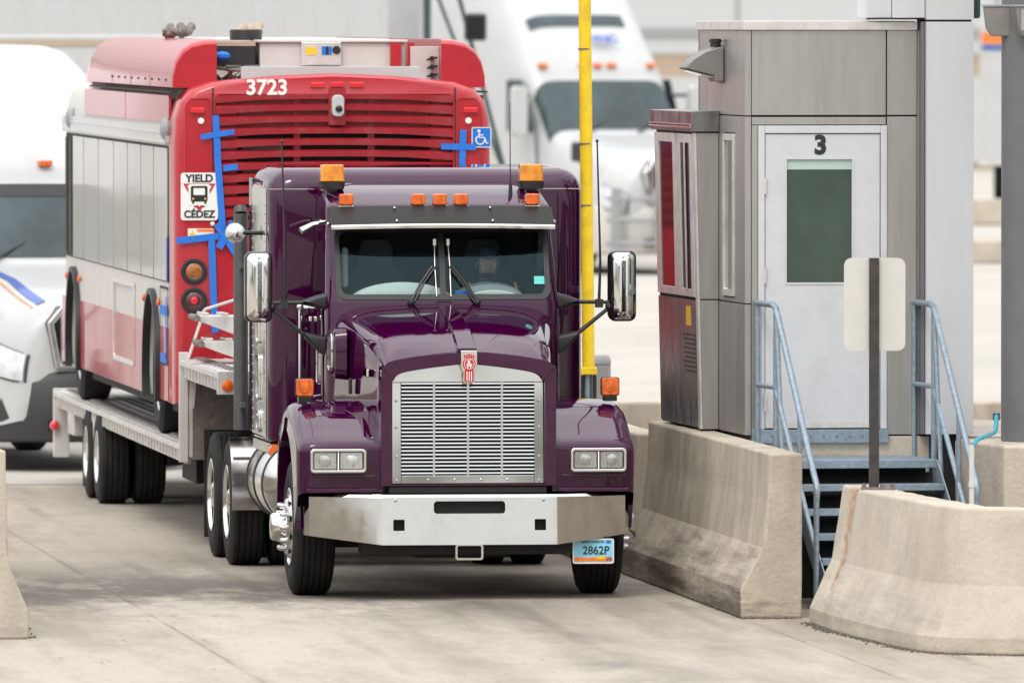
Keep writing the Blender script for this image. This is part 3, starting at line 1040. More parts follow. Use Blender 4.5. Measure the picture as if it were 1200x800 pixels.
        MB().tube([(gx - sx * 0.1, 2.80, 2.14), (gx - sx * .02, 2.80, 2.14), (gx, 2.80, 2.12), (gx, 2.80, 1.46), (gx - sx * .1, 2.80, 1.44)], 0.016, 10).sphere((gx, 2.80, 2.14), 0.03).build('grab_rail', 'alup', T)
        # steps under the door
        MB().box(min(sx * .8, sx * 1.2), max(sx * .8, sx * 1.2), 2.05, 2.5, 0.78, 0.81).box(min(sx * .8, sx * 1.22), max(sx * .8, sx * 1.22), 2.05, 2.5, 0.46, 0.49).build('step', 'alu', T, bevel=0.006)
        # drip rail above the side window
        MB().tube([(sx * 0.85, 2.05, 2.79), (sx * 0.90, 2.12, 2.81), (sx * 0.90, 2.75, 2.815)], 0.012, 8).build('drip_rail', 'chrome', T)
    # little air horn bracket seen left of the windshield
    MB().tube([(-0.88, 2.0, 2.81), (-0.99, 1.96, 2.79), (-1.08, 1.93, 2.745)], [0.016, 0.02, 0.026], 10).build('rain_deflector', 'chrome', T)
    # ---- visor with bright lip
    vr = []
    for x in [i / 8 for i in range(-8, 9)]:
        xx = 0.862 * x
        yb = 0.06 * abs(x) ** 3
        zb = -0.012 * x * x
        vr.append([(xx, 1.96 + yb, 2.935 + zb), (xx, 1.72 + yb, 2.800 + zb), (xx, 1.74 + yb, 2.796 + zb), (xx, 2.0 + yb, 2.92 + zb)])
    vo = MB().loft(vr).build('sun_visor', 'visor', T, smooth=30)
    vr = []
    for x in [i / 8 for i in range(-8, 9)]:
        xx = 0.862 * x
        yb = 0.06 * abs(x) ** 3
        zb = -0.012 * x * x
        vr.append([(xx, 1.712 + yb, 2.801 + zb), (xx, 1.700 + yb, 2.789 + zb), (xx, 1.704 + yb, 2.768 + zb), (xx, 1.735 + yb, 2.768 + zb), (xx, 1.735 + yb, 2.801 + zb)])
    MB().loft(vr).build('visor_lip', 'chrome', vo, smooth=30)
    k = MB()
    for x in (-0.36, 0.38):
        for t in (0.15, 0.85):
            k.sphere((x, 1.72 + 0.24 * t - 0.004, 2.80 + 0.135 * t + 0.004), 0.011, 8)
    k.build('visor_rivet', 'chrome', vo)
    # ---- roof marker lights
    for x in (-0.72, -0.165, 0.0, 0.165, 0.72):
        y = 2.03 + 0.05 * abs(x)
        z = 2.982
        a = MB().prism(rrect(x - 0.052, x + 0.052, z - 0.043, z + 0.043, 0.016), 'y', y - 0.06, y + 0.06)
        ao = a.build('marker_light', 'amber', T, bevel=0.012)
        MB().box(x - 0.058, x + 0.058, y - 0.035, y + 0.16, z - 0.065, z - 0.046).sphere((x, y + 0.05, z - 0.005), 0.052, 12, sc=(1, 1.8, 0.9)).build('marker_base', 'chrome', ao, bevel=0.004)
    # ---- beacons
    for x in (-0.79, 0.755):
        y = 2.45
        bc = MB()
        for zz0, zz1, e in ((3.113, 3.245, -0.006),):
            bc.loft([[(px_, y + py_, zz0) for px_, py_ in rrect(x - 0.092 - e * 0, x + 0.092, -0.09, 0.09, 0.025)], [(px_, y + py_, zz1) for px_, py_ in rrect(x - 0.092 - e, x + 0.092 + e, -0.09 - e, 0.09 + e, 0.03)]])
        bo2 = bc.build('beacon', 'amberb', T, bevel=0.01, smooth=40)
        s_ = MB().loft([[(a_, y + b_, 3.055) for a_, b_ in rrect(x - 0.088, x + 0.088, -0.085, 0.085, 0.02)], [(a_, y + b_, 3.112) for a_, b_ in rrect(x - 0.098, x + 0.098, -0.095, 0.095, 0.03)]])
        s_.box(x - 0.04, x + 0.04, y - 0.04, y + 0.04, 3.0, 3.055)
        s_.build('beacon_base', 'black', bo2)
        MB().tube([(x - .05, y - 0.08, 3.07), (x - .06, y - 0.16, 3.03), (x + .02, y - .24, 2.99)], 0.006, 6).build('beacon_wire', 'black', bo2)

    # ---- wipers
    for sx in (-1, 1):
        def W(x, z, o_=0.03):
            return (x, wy(z) - o_, z)
        wp_ = MB().tube([W(sx * 0.26, 2.20, 0.04), W(sx * 0.17, 2.35), W(sx * 0.075, 2.475)], 0.011, 6)
        wp_.tube([W(sx * 0.235, 2.20, 0.04), W(sx * 0.145, 2.35), W(sx * 0.055, 2.47)], 0.008, 6)
        wp_.sphere(W(sx * 0.255, 2.20, 0.04), 0.028, 10)
        wpo = wp_.build('wiper', 'black', T)
        MB().tube([W(sx * 0.085 - 0.03 * sx, 2.245, 0.022), W(sx * 0.058, 2.475, 0.022), W(sx * 0.052, 2.66, 0.022)], 0.0036, 6).box(sx * 0.052 - 0.011, sx * 0.052 + 0.011, wy(2.655) - 0.035, wy(2.655) - 0.018, 2.63, 2.68).build('wiper_blade', 'alu', wpo)

    # ---- mirrors
    for sx in (-1, 1):
        cx, cz, cy = sx * 1.405 - (0.0 if sx > 0 else 0.0), 2.315, 1.95
        hw, hh = 0.108, 0.272
        mo = MB()
        for y, e, rr in ((cy + 0.07, 0.0, 0.05), (cy - 0.02, 0.0, 0.055), (cy - 0.055, 0.012, 0.055), (cy - 0.075, 0.035, 0.05)):
            pass
        mo.loft([[(x, y, z) for x, z in rrect(cx - hw + e, cx + hw - e, cz - hh + e, cz + hh - e, 0.055)] for y, e in ((cy + 0.09, 0.004), (cy + 0.0, 0.0), (cy - 0.03, 0.006), (cy - 0.05, 0.02))])
        moo = mo.build('mirror', 'blackg', T, smooth=50)
        cap = MB().loft([[(x, y, z) for x, z in rrect(cx - hw + e, cx + hw - e, cz - hh + e, cz + hh - e, 0.05)] for y, e in ((cy - 0.040, 0.014), (cy - 0.062, 0.022), (cy - 0.086, 0.045), (cy - 0.098, 0.075))])
        cap.build('mirror_cover', 'chrome', moo, smooth=60)
        MB().prism(rrect(cx - hw + 0.015, cx + hw - 0.015, cz - hh + 0.015, cz + hh - 0.015, 0.04), 'y', cy + 0.091, cy + 0.094).build('mirror_glass', 'chrome', moo)
        arm = MB().tube([(sx * 0.90, 1.95, 2.20), (sx * 1.02, 1.95, 2.195), (sx * 1.34, 1.95, 2.19)], [0.022, 0.016, 0.014], 8)
        arm.tube([(sx * 0.90, 1.97, 1.85), (sx * 1.02, 1.96, 1.92), (sx * 1.33, 1.95, 2.17)], [0.022, 0.017, 0.015], 8)
        arm.loft([[(x_, 1.95 + y_, z_) for y_, z_ in rrect(-0.07, 0.07, z0_, z1_, 0.03, 3)] for x_, z0_, z1_ in ((sx * 0.885, 2.13, 2.27), (sx * 0.96, 2.155, 2.25), (sx * 1.06, 2.175, 2.215))])
        arm.loft([[(x_, 1.95 + y_, z_) for y_, z_ in rrect(-0.07, 0.07, z0_, z1_, 0.03, 3)] for x_, z0_, z1_ in ((sx * 0.885, 1.77, 1.94), (sx * 0.96, 1.83, 1.95), (sx * 1.05, 1.92, 1.97))])
        arm.sphere((sx * 1.30, 1.94, 2.16), 0.03, 10)
        arm.build('mirror_arm', 'black', moo)
        # whip antenna on the mirror arm
        ax = sx * 1.225 if sx > 0 else -1.21
        an = MB().cyl((ax, 1.95, 2.19), (ax + 0.01, 1.95, 2.5), 0.012, 0.010, 8).cyl((ax + 0.01, 1.95, 2.5), (ax - 0.015, 1.95, 3.44 if sx > 0 else 3.42), 0.009, 0.006, 6)
        an.sphere((ax - 0.015, 1.95, 3.43), 0.013, 8)
        an.box(ax - 0.03, ax + 0.03, 1.93, 1.97, 2.15, 2.215)
        an.build('antenna', 'black', T)
    MB().cyl((0.58, 2.3, 3.05), (0.575, 2.3, 3.72), 0.005, 0.003, 6).cyl((0.58, 2.3, 3.0), (0.58, 2.3, 3.1), 0.018, 0.012, 8).build('antenna', 'black', T)

    # ---- interior
    ib = MB().box(-0.84, 0.84, 2.84, 2.855, 1.3, 2.95).box(-0.84, 0.84, 1.80, 2.8, 1.30, 1.33)
    ib.build('cab_lining', 'interior', T)
    MB().loft([[(x, 1.80, 2.0), (x, 1.80, 2.19), (x, 2.02, 2.24), (x, 2.10, 2.16), (x, 2.10, 1.9)] for x in (-0.83, 0.83)]).build('dashboard', 'interior', T, bevel=0.02)
    # gauge hood, a paper and a pale arched piece on the dash
    MB().loft([[(0.38 + 0.28 * math.cos(R(a)), y, 2.20 + zz * math.sin(R(a))) for a in range(0, 181, 15)] for y, zz in ((1.90, 0.05), (1.94, 0.13), (2.06, 0.15))]).build('gauge_hood', 'grey', T, smooth=50)
    MB().loft([[(-0.30 + 0.40 * math.cos(R(a)), y, 2.20 + zz * math.sin(R(a))) for a in range(0, 181, 12)] for y, zz in ((1.90, 0.10), (1.93, 0.15), (2.06, 0.14))]).build('dash_pale_arch', 'paper', T, smooth=50)
    MB().loft([[(0.40 + 0.22 * math.cos(R(a)), y, 2.205 + zz * math.sin(R(a))) for a in range(0, 181, 15)] for y, zz in ((1.865, 0.07), (1.89, 0.085))]).build('dash_paper', 'paper', T, smooth=50)
    MB().box(0.10, 0.22, 1.84, 1.90, 2.225, 2.285).build('dash_box', 'signb', T, bevel=0.01)
    MB().box(-0.76, -0.70, 2.05, 2.12, 2.3, 2.62).build('dash_fan', 'grey', T, bevel=0.03)
    wh = MB()
    cst, axs = Vector((0.42, 2.20, 2.22)), Vector((0, -0.75, 0.66)).normalized()
    a1 = Vector((1, 0, 0))
    a2 = axs.cross(a1)
    path = [cst + (a1 * math.cos(i * PI / 14) + a2 * math.sin(i * PI / 14)) * 0.23 for i in range(29)]
    wh.tube(path, 0.016, 8)
    for an_ in (90, 210, 330):
        wh.tube([cst - axs * 0.02, cst + (a1 * math.cos(R(an_)) + a2 * math.sin(R(an_))) * 0.23], 0.012, 6)
    wh.tube([cst, cst - axs * -0.25], 0.02, 6)
    wh.build('steering_wheel', 'black', T)
    for sx in (-1, 1):
        st = MB()
        st.loft([[(sx * 0.42 + x, y, z) for x, y in rrect(-0.25, 0.25, 2.34, 2.80, 0.08)] for z in (1.62, 1.72, 1.75)])
        st.loft([[(sx * 0.42 + x * q, 2.66 + (z - 1.75) * 0.09 + yy, z) for x, yy in rrect(-0.25, 0.25, 0, 0.13, 0.06)] for z, q in ((1.72, 1), (2.2, 1), (2.40, 0.9), (2.44, 0.6), (2.60, 0.55), (2.66, 0.45))])
        st.box(sx * 0.42 - 0.18, sx * 0.42 + 0.18, 2.4, 2.7, 1.3, 1.62)
        st.build('seat', 'seat', T, smooth=40)

    # ---- sleeper
    def srect(e):
        return rrect(-1.225 + e, 1.225 - e, 1.08 + e, 3.222 - e, 0.17, 7, 0.04)
    sl = MB().loft([[(x, y, z - (max(0, 3.36 - y) ** 2 * 0.33 if z > 2.8 else 0)) for x, z in srect(e)] for y, e in ((2.95, 0.13), (2.956, 0.09), (2.972, 0.055), (3.0, 0.028), (3.05, 0.009), (3.11, 0.0), (4.30, 0.0), (4.33, 0.02), (4.34, 0.06))])
    slo = sl.build('sleeper', 'purple', T, smooth=38)
    # roof seam and side seam
    MB().box(-1.2285, 1.2285, 2.9505, 2.956, 3.045, 3.052).build('sleeper_seam', 'chrome', slo)
    for sx in (-1, 1):
        xs_ = sorted((sx * 1.226, sx * 1.234))
        MB().box(*xs_, 3.16, 4.26, 1.12, 3.05).build('side_panel', 'alup', slo, bevel=0.003)
        k = MB()
        for i in range(26):
            for yy in (3.20, 4.22):
                k.sphere((sx * 1.234, yy, 1.17 + i * 0.07), 0.008, 6)
        k.build('panel_rivet', 'stainless', slo)
        for z0, z1 in ((1.82, 2.15), (1.38, 1.75), (1.14, 1.32)):
            hd = MB().frame(rrect(3.58, 3.80, z0, z1, 0.04), rrect(3.61, 3.77, z0 + .03, z1 - .03, 0.03), 'x', sx * 1.233, sx * 1.252)
            hdo = hd.build('vent_handle', 'chrome', slo, bevel=0.004)
            MB().prism(rrect(3.605, 3.775, z0 + .025, z1 - .025, 0.03), 'x', sx * 1.2345, sx * 1.238).build('vent_recess', 'blackg', hdo)
        # fairing extender behind the sleeper and dark exhaust stack
        MB().box(*sorted((sx * 1.19, sx * 1.225)), 4.345, 4.62, 1.12, 3.12).build('fairing_extender', 'purple', T, bevel=0.012)
        ex = sx * 1.275
        st = MB().cyl((ex, 4.78, 1.12), (ex, 4.78, 2.83), 0.058, n=20).cyl((ex, 4.78, 2.83), (ex, 4.80, 2.88), 0.05, n=20)
        st.box(ex - 0.02, ex + 0.02, 4.6, 4.8, 1.3, 1.34).box(ex - 0.02, ex + 0.02, 4.6, 4.8, 2.4, 2.44)
        st.build('exhaust_stack', 'stack', T)
        # convex round mirror on an arm
        if sx < 0:
            rm = MB().lathe([(-0.07, 0.0), (-0.065, 0.03), (-0.045, 0.062), (-0.01, 0.078), (0.03, 0.07), (0.045, 0.0)], 'y', (sx * 1.44, 3.5, 2.70), 24)
            rmo = rm.build('round_mirror', 'chrome', T, smooth=60)
            MB().tube([(sx * 1.40, 3.52, 2.70), (sx * 1.22, 3.52, 2.70)], 0.018, 8).cyl((sx * 1.235, 3.52, 2.70), (sx * 1.215, 3.52, 2.70), 0.06, n=14).build('mirror_bracket', 'blackg', rmo)
        # marker lamp under the sleeper, skirt, chrome step bar
        ml = MB().lathe([(-0.06, 0.02), (-0.055, 0.05), (-0.02, 0.058), (0.03, 0.055), (0.035, 0)], 'x' if False else 'y', (sx * 1.17, 3.05, 1.015), 18)
        ml.build('side_marker', 'amber', T, smooth=50)
        MB().box(*sorted((sx * 0.72, sx * 1.215)), 3.1, 4.4, 0.99, 1.075).build('sleeper_skirt', 'stainless', T, bevel=0.01)

    # ---- fuel tanks
    for sx in (-1, 1):
        tk = MB().lathe([(2.62, 0.0), (2.625, 0.15), (2.65, 0.27), (2.70, 0.315), (2.76, 0.328), (4.20, 0.328), (4.26, 0.315), (4.3, 0.2), (4.31, 0.0)], 'y', (sx * 0.965, 0, 0.77), 40)
        tko = tk.build('fuel_tank', 'alup', T, smooth=40)
        for y in (2.80, 2.86, 3.5, 3.56, 4.1):
            bd = MB().lathe([(y, 0.326), (y, 0.335), (y + 0.025, 0.335), (y + 0.025, 0.326)], 'y', (sx * 0.965, 0, 0.77), 40)
            bd.build('tank_strap', 'black', tko)
        MB().cyl((sx * 0.955, 2.9, 1.08), (sx * 0.955, 2.9, 1.13), 0.06, n=14).build('tank_cap', 'alup', tko)
    # ---- chassis
    ch = MB()
    for sx in (-1, 1):
        ch.box(*sorted((sx * 0.40, sx * 0.48)), 0.3, 8.3, 0.72, 1.0)
    for y in (2.0, 3.2, 4.6, 5.3, 8.2):
        ch.box(-0.40, 0.40, y, y + 0.1, 0.76, 0.96)
    ch.box(-0.45, 0.45, 1.0, 2.2, 0.45, 0.72).box(-0.35, 0.35, 2.2, 3.6, 0.5, 0.8)
    ch.cyl((-0.95, 1.10, 0.52), (0.95, 1.10, 0.52), 0.07).cyl((-0.95, 5.96, 0.51), (0.95, 5.96, 0.51), 0.1).cyl((-0.95, 7.34, 0.51), (0.95, 7.34, 0.51), 0.1)
    ch.cyl((0, 5.7, 0.51), (0, 6.2, 0.51), 0.24).cyl((0, 7.1, 0.51), (0, 7.6, 0.51), 0.24)
    ch.box(-0.9, 0.9, 4.45, 5.0, 1.0, 1.06)
    ch.box(-0.5, 0.5, 6.0, 7.1, 1.0, 1.2)
    ch.build('chassis', 'dark', T, bevel=0.01)
    # quarter fenders ahead of the drive wheels
    for sx in (-1, 1):
        q = MB()
        a_, b_ = sorted((sx * 0.62, sx * 1.285))
        arcp = [(6.0 + 0.60 * math.cos(R(an_)), 0.51 + 0.60 * math.sin(R(an_))) for an_ in range(185, 117, -8)]
        q.loft([[(a_, y, z), (b_, y, z), (b_, y + 0.012 * 1, z + 0.004), (a_, y + 0.012, z + 0.004)] for y, z in arcp])
        q.build('quarter_fender', 'stainless', T, smooth=50)
        MB().box(a_, b_ , 5.30, 5.34, 0.86, 0.885).build('fender_bar', 'galvd', T)
        MB().box(a_ + 0.03, b_ - 0.03, 8.22, 8.235, 0.12, 1.0).build('mud_flap', 'dark', T)
    return T


def wheel_front(parent, x, y, sx):
    Rr, wd = 0.52, 0.30
    t = MB()
    hw = wd / 2
    prof = [(-hw + .02, .295), (-hw - .002, .33), (-hw - .010, .41), (-hw + .004, Rr - .045), (-hw + .028, Rr - .008)]
    for gx in (-0.09, -0.045, 0.0, 0.045, 0.09):
        prof += [(gx - .006, Rr), (gx - .005, Rr - .014), (gx + .005, Rr - .014), (gx + .006, Rr)]
    prof += [(hw - .028, Rr - .008), (hw - .004, Rr - .045), (hw + .010, .41), (hw, .33), (hw - .02, .295)]
    t.lathe(prof, 'x', n=56)
    wo = t.build('wheel', 'rubber', parent, loc=(x, y, 0.515), smooth=40)
    s = -1 if sx < 0 else 1
    r = MB()
    pr = [(hw * .2, .2), (hw - .03, .285), (hw + .004, .298), (hw + .008, .287), (hw - .004, .275), (hw - .012, .255), (hw + .01, .235), (hw + .035, .2), (hw + .042, .16), (hw + .042, .13), (hw + .06, .125), (hw + .062, .112), (hw + .13, .105), (hw + .145, .092), (hw + .15, .05), (hw + .152, 0)]
    r.lathe([(s * a, b_) for a, b_ in pr], 'x', n=40)
    for i in range(10):
        a = 2 * PI * i / 10
        c_, q_ = math.cos(a) * 0.168, math.sin(a) * 0.168
        r.cyl((s * (hw + .035), c_, q_), (s * (hw + .080), c_, q_), 0.023, 0.021, 10)
        r.cyl((s * (hw + .080), c_, q_), (s * (hw + .090), c_, q_), 0.021, 0.012, 10)
    for i in range(10):
        a = 2 * PI * (i + .5) / 10
        c_, q_ = math.cos(a) * 0.222, math.sin(a) * 0.222
        r.cyl((s * (hw + .019), c_, q_), (s * (hw + .024), c_, q_), 0.026, n=12, m=1)
    r.build('rim', ['alup', 'black'], wo, smooth=40)
    return wo


def wheel_dual(parent, x, y, sx, Rr=0.51, z=0.505, tw=0.265, gap=0.06, rimr=0.29):
    """x is the outer face of the outer tyre"""
    s = -1 if sx < 0 else 1
    t = MB()
    for k in range(2):
        c0 = -s * (tw / 2 + k * (tw + gap))
        hw = tw / 2
        prof = [(-hw + .02, rimr), (-hw - .002, rimr + .04), (-hw - .008, rimr + .1), (-hw + .004, Rr - .04), (-hw + .022, Rr - .008)]
        for gx in (-0.075, -0.025, 0.025, 0.075):
            prof += [(gx - .006, Rr), (gx - .005, Rr - .014), (gx + .005, Rr - .014), (gx + .006, Rr)]
        prof += [(hw - .022, Rr - .008), (hw - .004, Rr - .04), (hw + .008, rimr + .1), (hw, rimr + .04), (hw - .02, rimr)]
        t.lathe([(a + c0, b_) for a, b_ in prof], 'x', n=48)
    wo = t.build('wheel', 'rubber', parent, loc=(x, y, z), smooth=40)
    r = MB()
    pr = [(-.02, rimr - .01), (.004, rimr + .006), (.008, rimr - .008), (-.02, rimr - .025), (-.10, rimr - .035), (-.125, rimr - .08), (-.135, .13), (-.10, .125), (-.02, .11), (.0, .08), (.004, 0)]
    r.lathe([(s * a, b_) for a, b_ in pr], 'x', n=36)
    for i in range(10):
        a = 2 * PI * i / 10
        c_, q_ = math.cos(a) * 0.168, math.sin(a) * 0.168
        r.cyl((s * -.135, c_, q_), (s * -.085, c_, q_), 0.018, 0.013, 8)
    r.build('rim', ['alup'], wo, smooth=40)
    return wo


build_tractor(T)
for sx in (-1, 1):
    wheel_front(T, sx * 1.10, 1.10, sx)
for y in (5.96, 7.34):
    for sx in (-1, 1):
        wheel_dual(T, sx * 1.275, y, sx)

# ================================================================== driver
def make_driver():
    P = []
    E = []
    RD = []

    def V(p, r, parent=None):
        P.append(Vector(p))
        RD.append(r)
        i = len(P) - 1
        if parent is not None:
            E.append((parent, i))
        return i
    pel = V((0.42, 2.52, 1.86), 0.15)
    sp1 = V((0.42, 2.54, 2.02), 0.145, pel)
    sp2 = V((0.42, 2.53, 2.17), 0.155, sp1)
    nk0 = V((0.42, 2.51, 2.29), 0.085, sp2)
    nk = V((0.42, 2.49, 2.36), 0.058, nk0)
    hd0 = V((0.42, 2.465, 2.43), 0.080, nk)
    hd1 = V((0.42, 2.465, 2.51), 0.092, hd0)
    V((0.42, 2.47, 2.575), 0.070, hd1)
    V((0.42, 2.365, 2.462), 0.014, hd0)          # nose
    for sx in (-1, 1):
        sh = V((0.42 + sx * 0.19, 2.51, 2.245), 0.072, sp2)
        el = V((0.42 + sx * 0.27, 2.40, 2.06), 0.048, sh)
        wr = V((0.42 + sx * 0.205, 2.20, 2.20), 0.030, el)
        pm = V((0.42 + sx * 0.19, 2.145, 2.25), 0.036, wr)
        for k, ln in enumerate((0.030, 0.038, 0.036, 0.028)):
            off = (k - 1.5) * 0.019
            kn = V((0.42 + sx * (0.19 + off * .35), 2.125 + off * .5, 2.285 - off * .4), 0.0095, pm)
            f1 = V(P[kn] + Vector((-sx * 0.004, 0.012, ln)), 0.0085, kn)
            V(P[f1] + Vector((-sx * 0.004, 0.028, ln * .35)), 0.0075, f1)
        th = V((0.42 + sx * 0.15, 2.15, 2.265), 0.011, pm)
        V((0.42 + sx * 0.125, 2.155, 2.295), 0.009, th)
        hp = V((0.42 + sx * 0.10, 2.48, 1.83), 0.10, pel)
        kn = V((0.42 + sx * 0.16, 2.10, 1.86), 0.07, hp)
        an = V((0.42 + sx * 0.15, 1.93, 1.47), 0.045, kn)
        V((0.42 + sx * 0.16, 1.83, 1.39), 0.038, an)
    me = bpy.data.meshes.new('person')
    me.from_pydata(P, E, [])
    o = bpy.data.objects.new('person', me)
    COL.objects.link(o)
    sk = o.modifiers.new('skin', 'SKIN')
    sv = me.skin_vertices[0].data
    for i, r in enumerate(RD):
        sv[i].radius = (r, r)
        sv[i].use_root = i == 0
    ss = o.modifiers.new('sub', 'SUBSURF')
    ss.levels = 2
    ss.render_levels = 2
    bpy.context.view_layer.update()
    new = bpy.data.meshes.new_from_object(o.evaluated_get(bpy.context.evaluated_depsgraph_get()))
    o.modifiers.clear()
    o.data = new
    new.materials.clear()
    new.materials.append(M['skin'])
    new.materials.append(M['shirt'])
    for p in new.polygons:
        c = p.center
        p.material_index = 0 if (c.z > 2.33 or (c.y < 2.30 and c.z > 2.05)) else 1
    finish(new, 180)
    o.location = LO
    o.rotation_euler = (0, 0, LANE)
    tag(o, 'driver in a dark shirt and dark cap holding the steering wheel behind the windshield', 'person')
    MB().sphere((0.42, 2.48, 2.545), 0.104, 18, sc=(0.92, 1.05, 0.72)).loft([[(0.42 + 0.085 * math.cos(R(a)) * q, 2.42 - 0.11 * math.sin(R(a)) * q - 0.01, z) for a in range(0, 181, 15)] for z, q in ((2.535, 1), (2.545, 1))]).build('cap', 'cap', o, smooth=50)
    hr = MB().sphere((0.42, 2.50, 2.47), 0.094, 16, sc=(0.98, 0.8, 0.9))
    hr.build('hair', 'hair', o, smooth=60)
    for sx in (-1, 1):
        MB().sphere((0.42 + sx * 0.032, 2.383, 2.495), 0.0065, 8).build('eye', 'hair', o)
        MB().sphere((0.42 + sx * 0.088, 2.475, 2.470), 0.018, 10, sc=(0.4, 0.8, 1.3)).build('ear', 'skin', o)
    MB().sphere((0.42, 2.390, 2.420), 0.014, 8, sc=(1.2, .4, .25)).build('mouth', 'skin', o)


make_driver()

# ================================================================== flatbed trailer
TR = math.atan(0.115)
TO = Vector((-1.457, 97.0, 0))
FT = thing('flatbed_trailer', 'aluminium drop deck flatbed trailer carrying the red bus behind the purple truck', 'trailer', TO, TR)


def build_trailer(FT):
    hw = 1.30
    # decks: floor planks with grooves
    for nm, y0, y1, zt in (('upper_deck', -3.42, 0.0, 1.555), ('lower_deck', 0.06, 13.9, 0.855)):
        d = MB()
        npl = 13
        w_ = (2 * hw - 0.2) / npl
        for i in range(npl):
            x0 = -hw + 0.1 + i * w_
            d.box(x0 + 0.006, x0 + w_ - 0.006, y0, y1, zt - 0.03, zt)
            d.box(x0 + w_ * .45, x0 + w_ * .55, y0, y1, zt, zt + 0.006)
        yy = y0 + 0.18
        while yy < y1:
            for sx in (-1, 1):
                d.cyl((sx * (hw - 0.16), yy, zt + .001), (sx * (hw - 0.16), yy, zt + 0.014), 0.05, n=14, m=1)
            yy += 0.32
        do = d.build(nm, ['alu', 'galvd'], FT)
        for sx in (-1, 1):
            r = MB()
            a, b = sorted((sx * (hw - 0.1), sx * (hw - 0.055)))
            r.box(a, b, y0, y1, zt - 0.17, zt - 0.002)
            a, b = sorted((sx * (hw - 0.02), sx * hw))
            r.box(a, b, y0, y1, zt - 0.055, zt - 0.01)
            yy = y0 + 0.10
            while yy < y1 - 0.05:
                a, b = sorted((sx * (hw - 0.054), sx * (hw - 0.021)))
                r.box(a, b, yy, yy + 0.07, zt - 0.15, zt - 0.004)
                yy += 0.30
            r.build('rub_rail', 'alu', FT, bevel=0.004)
    # front bulkhead of the upper deck, with end plate and lamps
    MB().box(-hw, hw, -3.46, -3.421, 1.37, 1.56).build('end_rail', 'alu', FT, bevel=0.006)
    for sx in (-1, 1):
        MB().lathe([(0, 0.048), (-0.012, 0.045), (-0.02, 0.02), (-0.021, 0)], 'y', (sx * 1.215, -3.462, 1.44), 18).build('clearance_lamp', 'amber', FT)
        MB().box(*sorted((sx * 1.23, sx * 1.305)), -0.02, 0.05, 0.70, 1.61).box(*sorted((sx * 1.19, sx * 1.23)), -0.0, 0.05, 0.74, 1.4).build('step_post', 'whited', FT, bevel=0.006)
    # drop wall of the gooseneck
    MB().box(-1.23, 1.23, 0.005, 0.045, 0.72, 1.40).build('step_wall', 'galvd', FT)
    ch = MB()
    for sx in (-1, 1):
        ch.box(*sorted((sx * 0.45, sx * 0.6)), -3.3, 0.0, 1.12, 1.38)
        ch.box(*sorted((sx * 0.45, sx * 0.6)), 0.05, 13.8, 0.52, 0.82)
    for i in range(22):
        y = 0.4 + i * 0.62
        ch.box(-1.2, 1.2, y, y + 0.06, 0.70, 0.82)
    for i in range(6):
        ch.box(-1.2, 1.2, -3.2 + i * 0.55, -3.14 + i * 0.55, 1.36, 1.52)
    ch.box(-0.7, 0.7, 8.1, 10.5, 0.36, 0.56)
    ch.cyl((-1.0, 8.66, 0.42), (1.0, 8.66, 0.42), 0.07).cyl((-1.0, 9.91, 0.42), (1.0, 9.91, 0.42), 0.07)
    ch.box(-0.9, -0.3, 3.0, 4.4, 0.40, 0.70).box(0.35, 0.95, 4.0, 5.0, 0.35, 0.70)
    for sx in (-1, 1):
        ch.box(*sorted((sx * 0.75, sx * 0.88)), 1.0, 1.14, 0.14, 0.75).box(*sorted((sx * 0.65, sx * 0.98)), .95, 1.2, 0.10, 0.14)
    ch.build('frame', 'dark', FT, bevel=0.008)
    for sx in (-1, 1):
        # rear end brackets, lamp, mud flap and brace
        MB().box(*sorted((sx * 1.15, sx * 1.30)), 13.86, 13.94, 0.22, 0.87).build('rear_bracket', 'whited', FT, bevel=0.01)
        MB().sphere((sx * 1.29, 13.83, 0.52), 0.05, 10).build('rear_lamp', 'redlens', FT)
        MB().box(*sorted((sx * 0.7, sx * 1.28)), 10.55, 10.57, 0.08, 0.70).build('mud_flap', 'dark', FT)
        MB().box(*sorted((sx * 0.85, sx * 1.24)), 12.2, 12.9, 0.48, 0.7).build('tool_box', 'alu', FT, bevel=0.01)
        MB().obox((sx * 1.27, 9.3, 0.62), (0.012, 0, 0), (0, 0.07, 0.20), (0, 0.025, -0.01)).build('fender_brace', 'alu', FT)
    MB().box(-1.29, 1.29, 13.91, 13.95, 0.68, 0.87).build('end_rail', 'whited', FT)
    # hanging strap end and air hose by the step
    MB().obox((-1.2, -0.08, 1.28), (0.022, 0, 0), (0, 0.004, 0.0), (0.01, 0, 0.13)).build('strap_end', 'whited', FT)
    for y in (8.66, 9.91):
        for sx in (-1, 1):
            wheel_dual(FT, sx * 1.30, y, sx, 0.425, 0.42, 0.27, 0.05, 0.235)


build_trailer(FT)


def tl(x, y, z):
    c, s = math.cos(TR), math.sin(TR)
    return Vector((TO.x + x * c - y * s, TO.y + x * s + y * c, z))


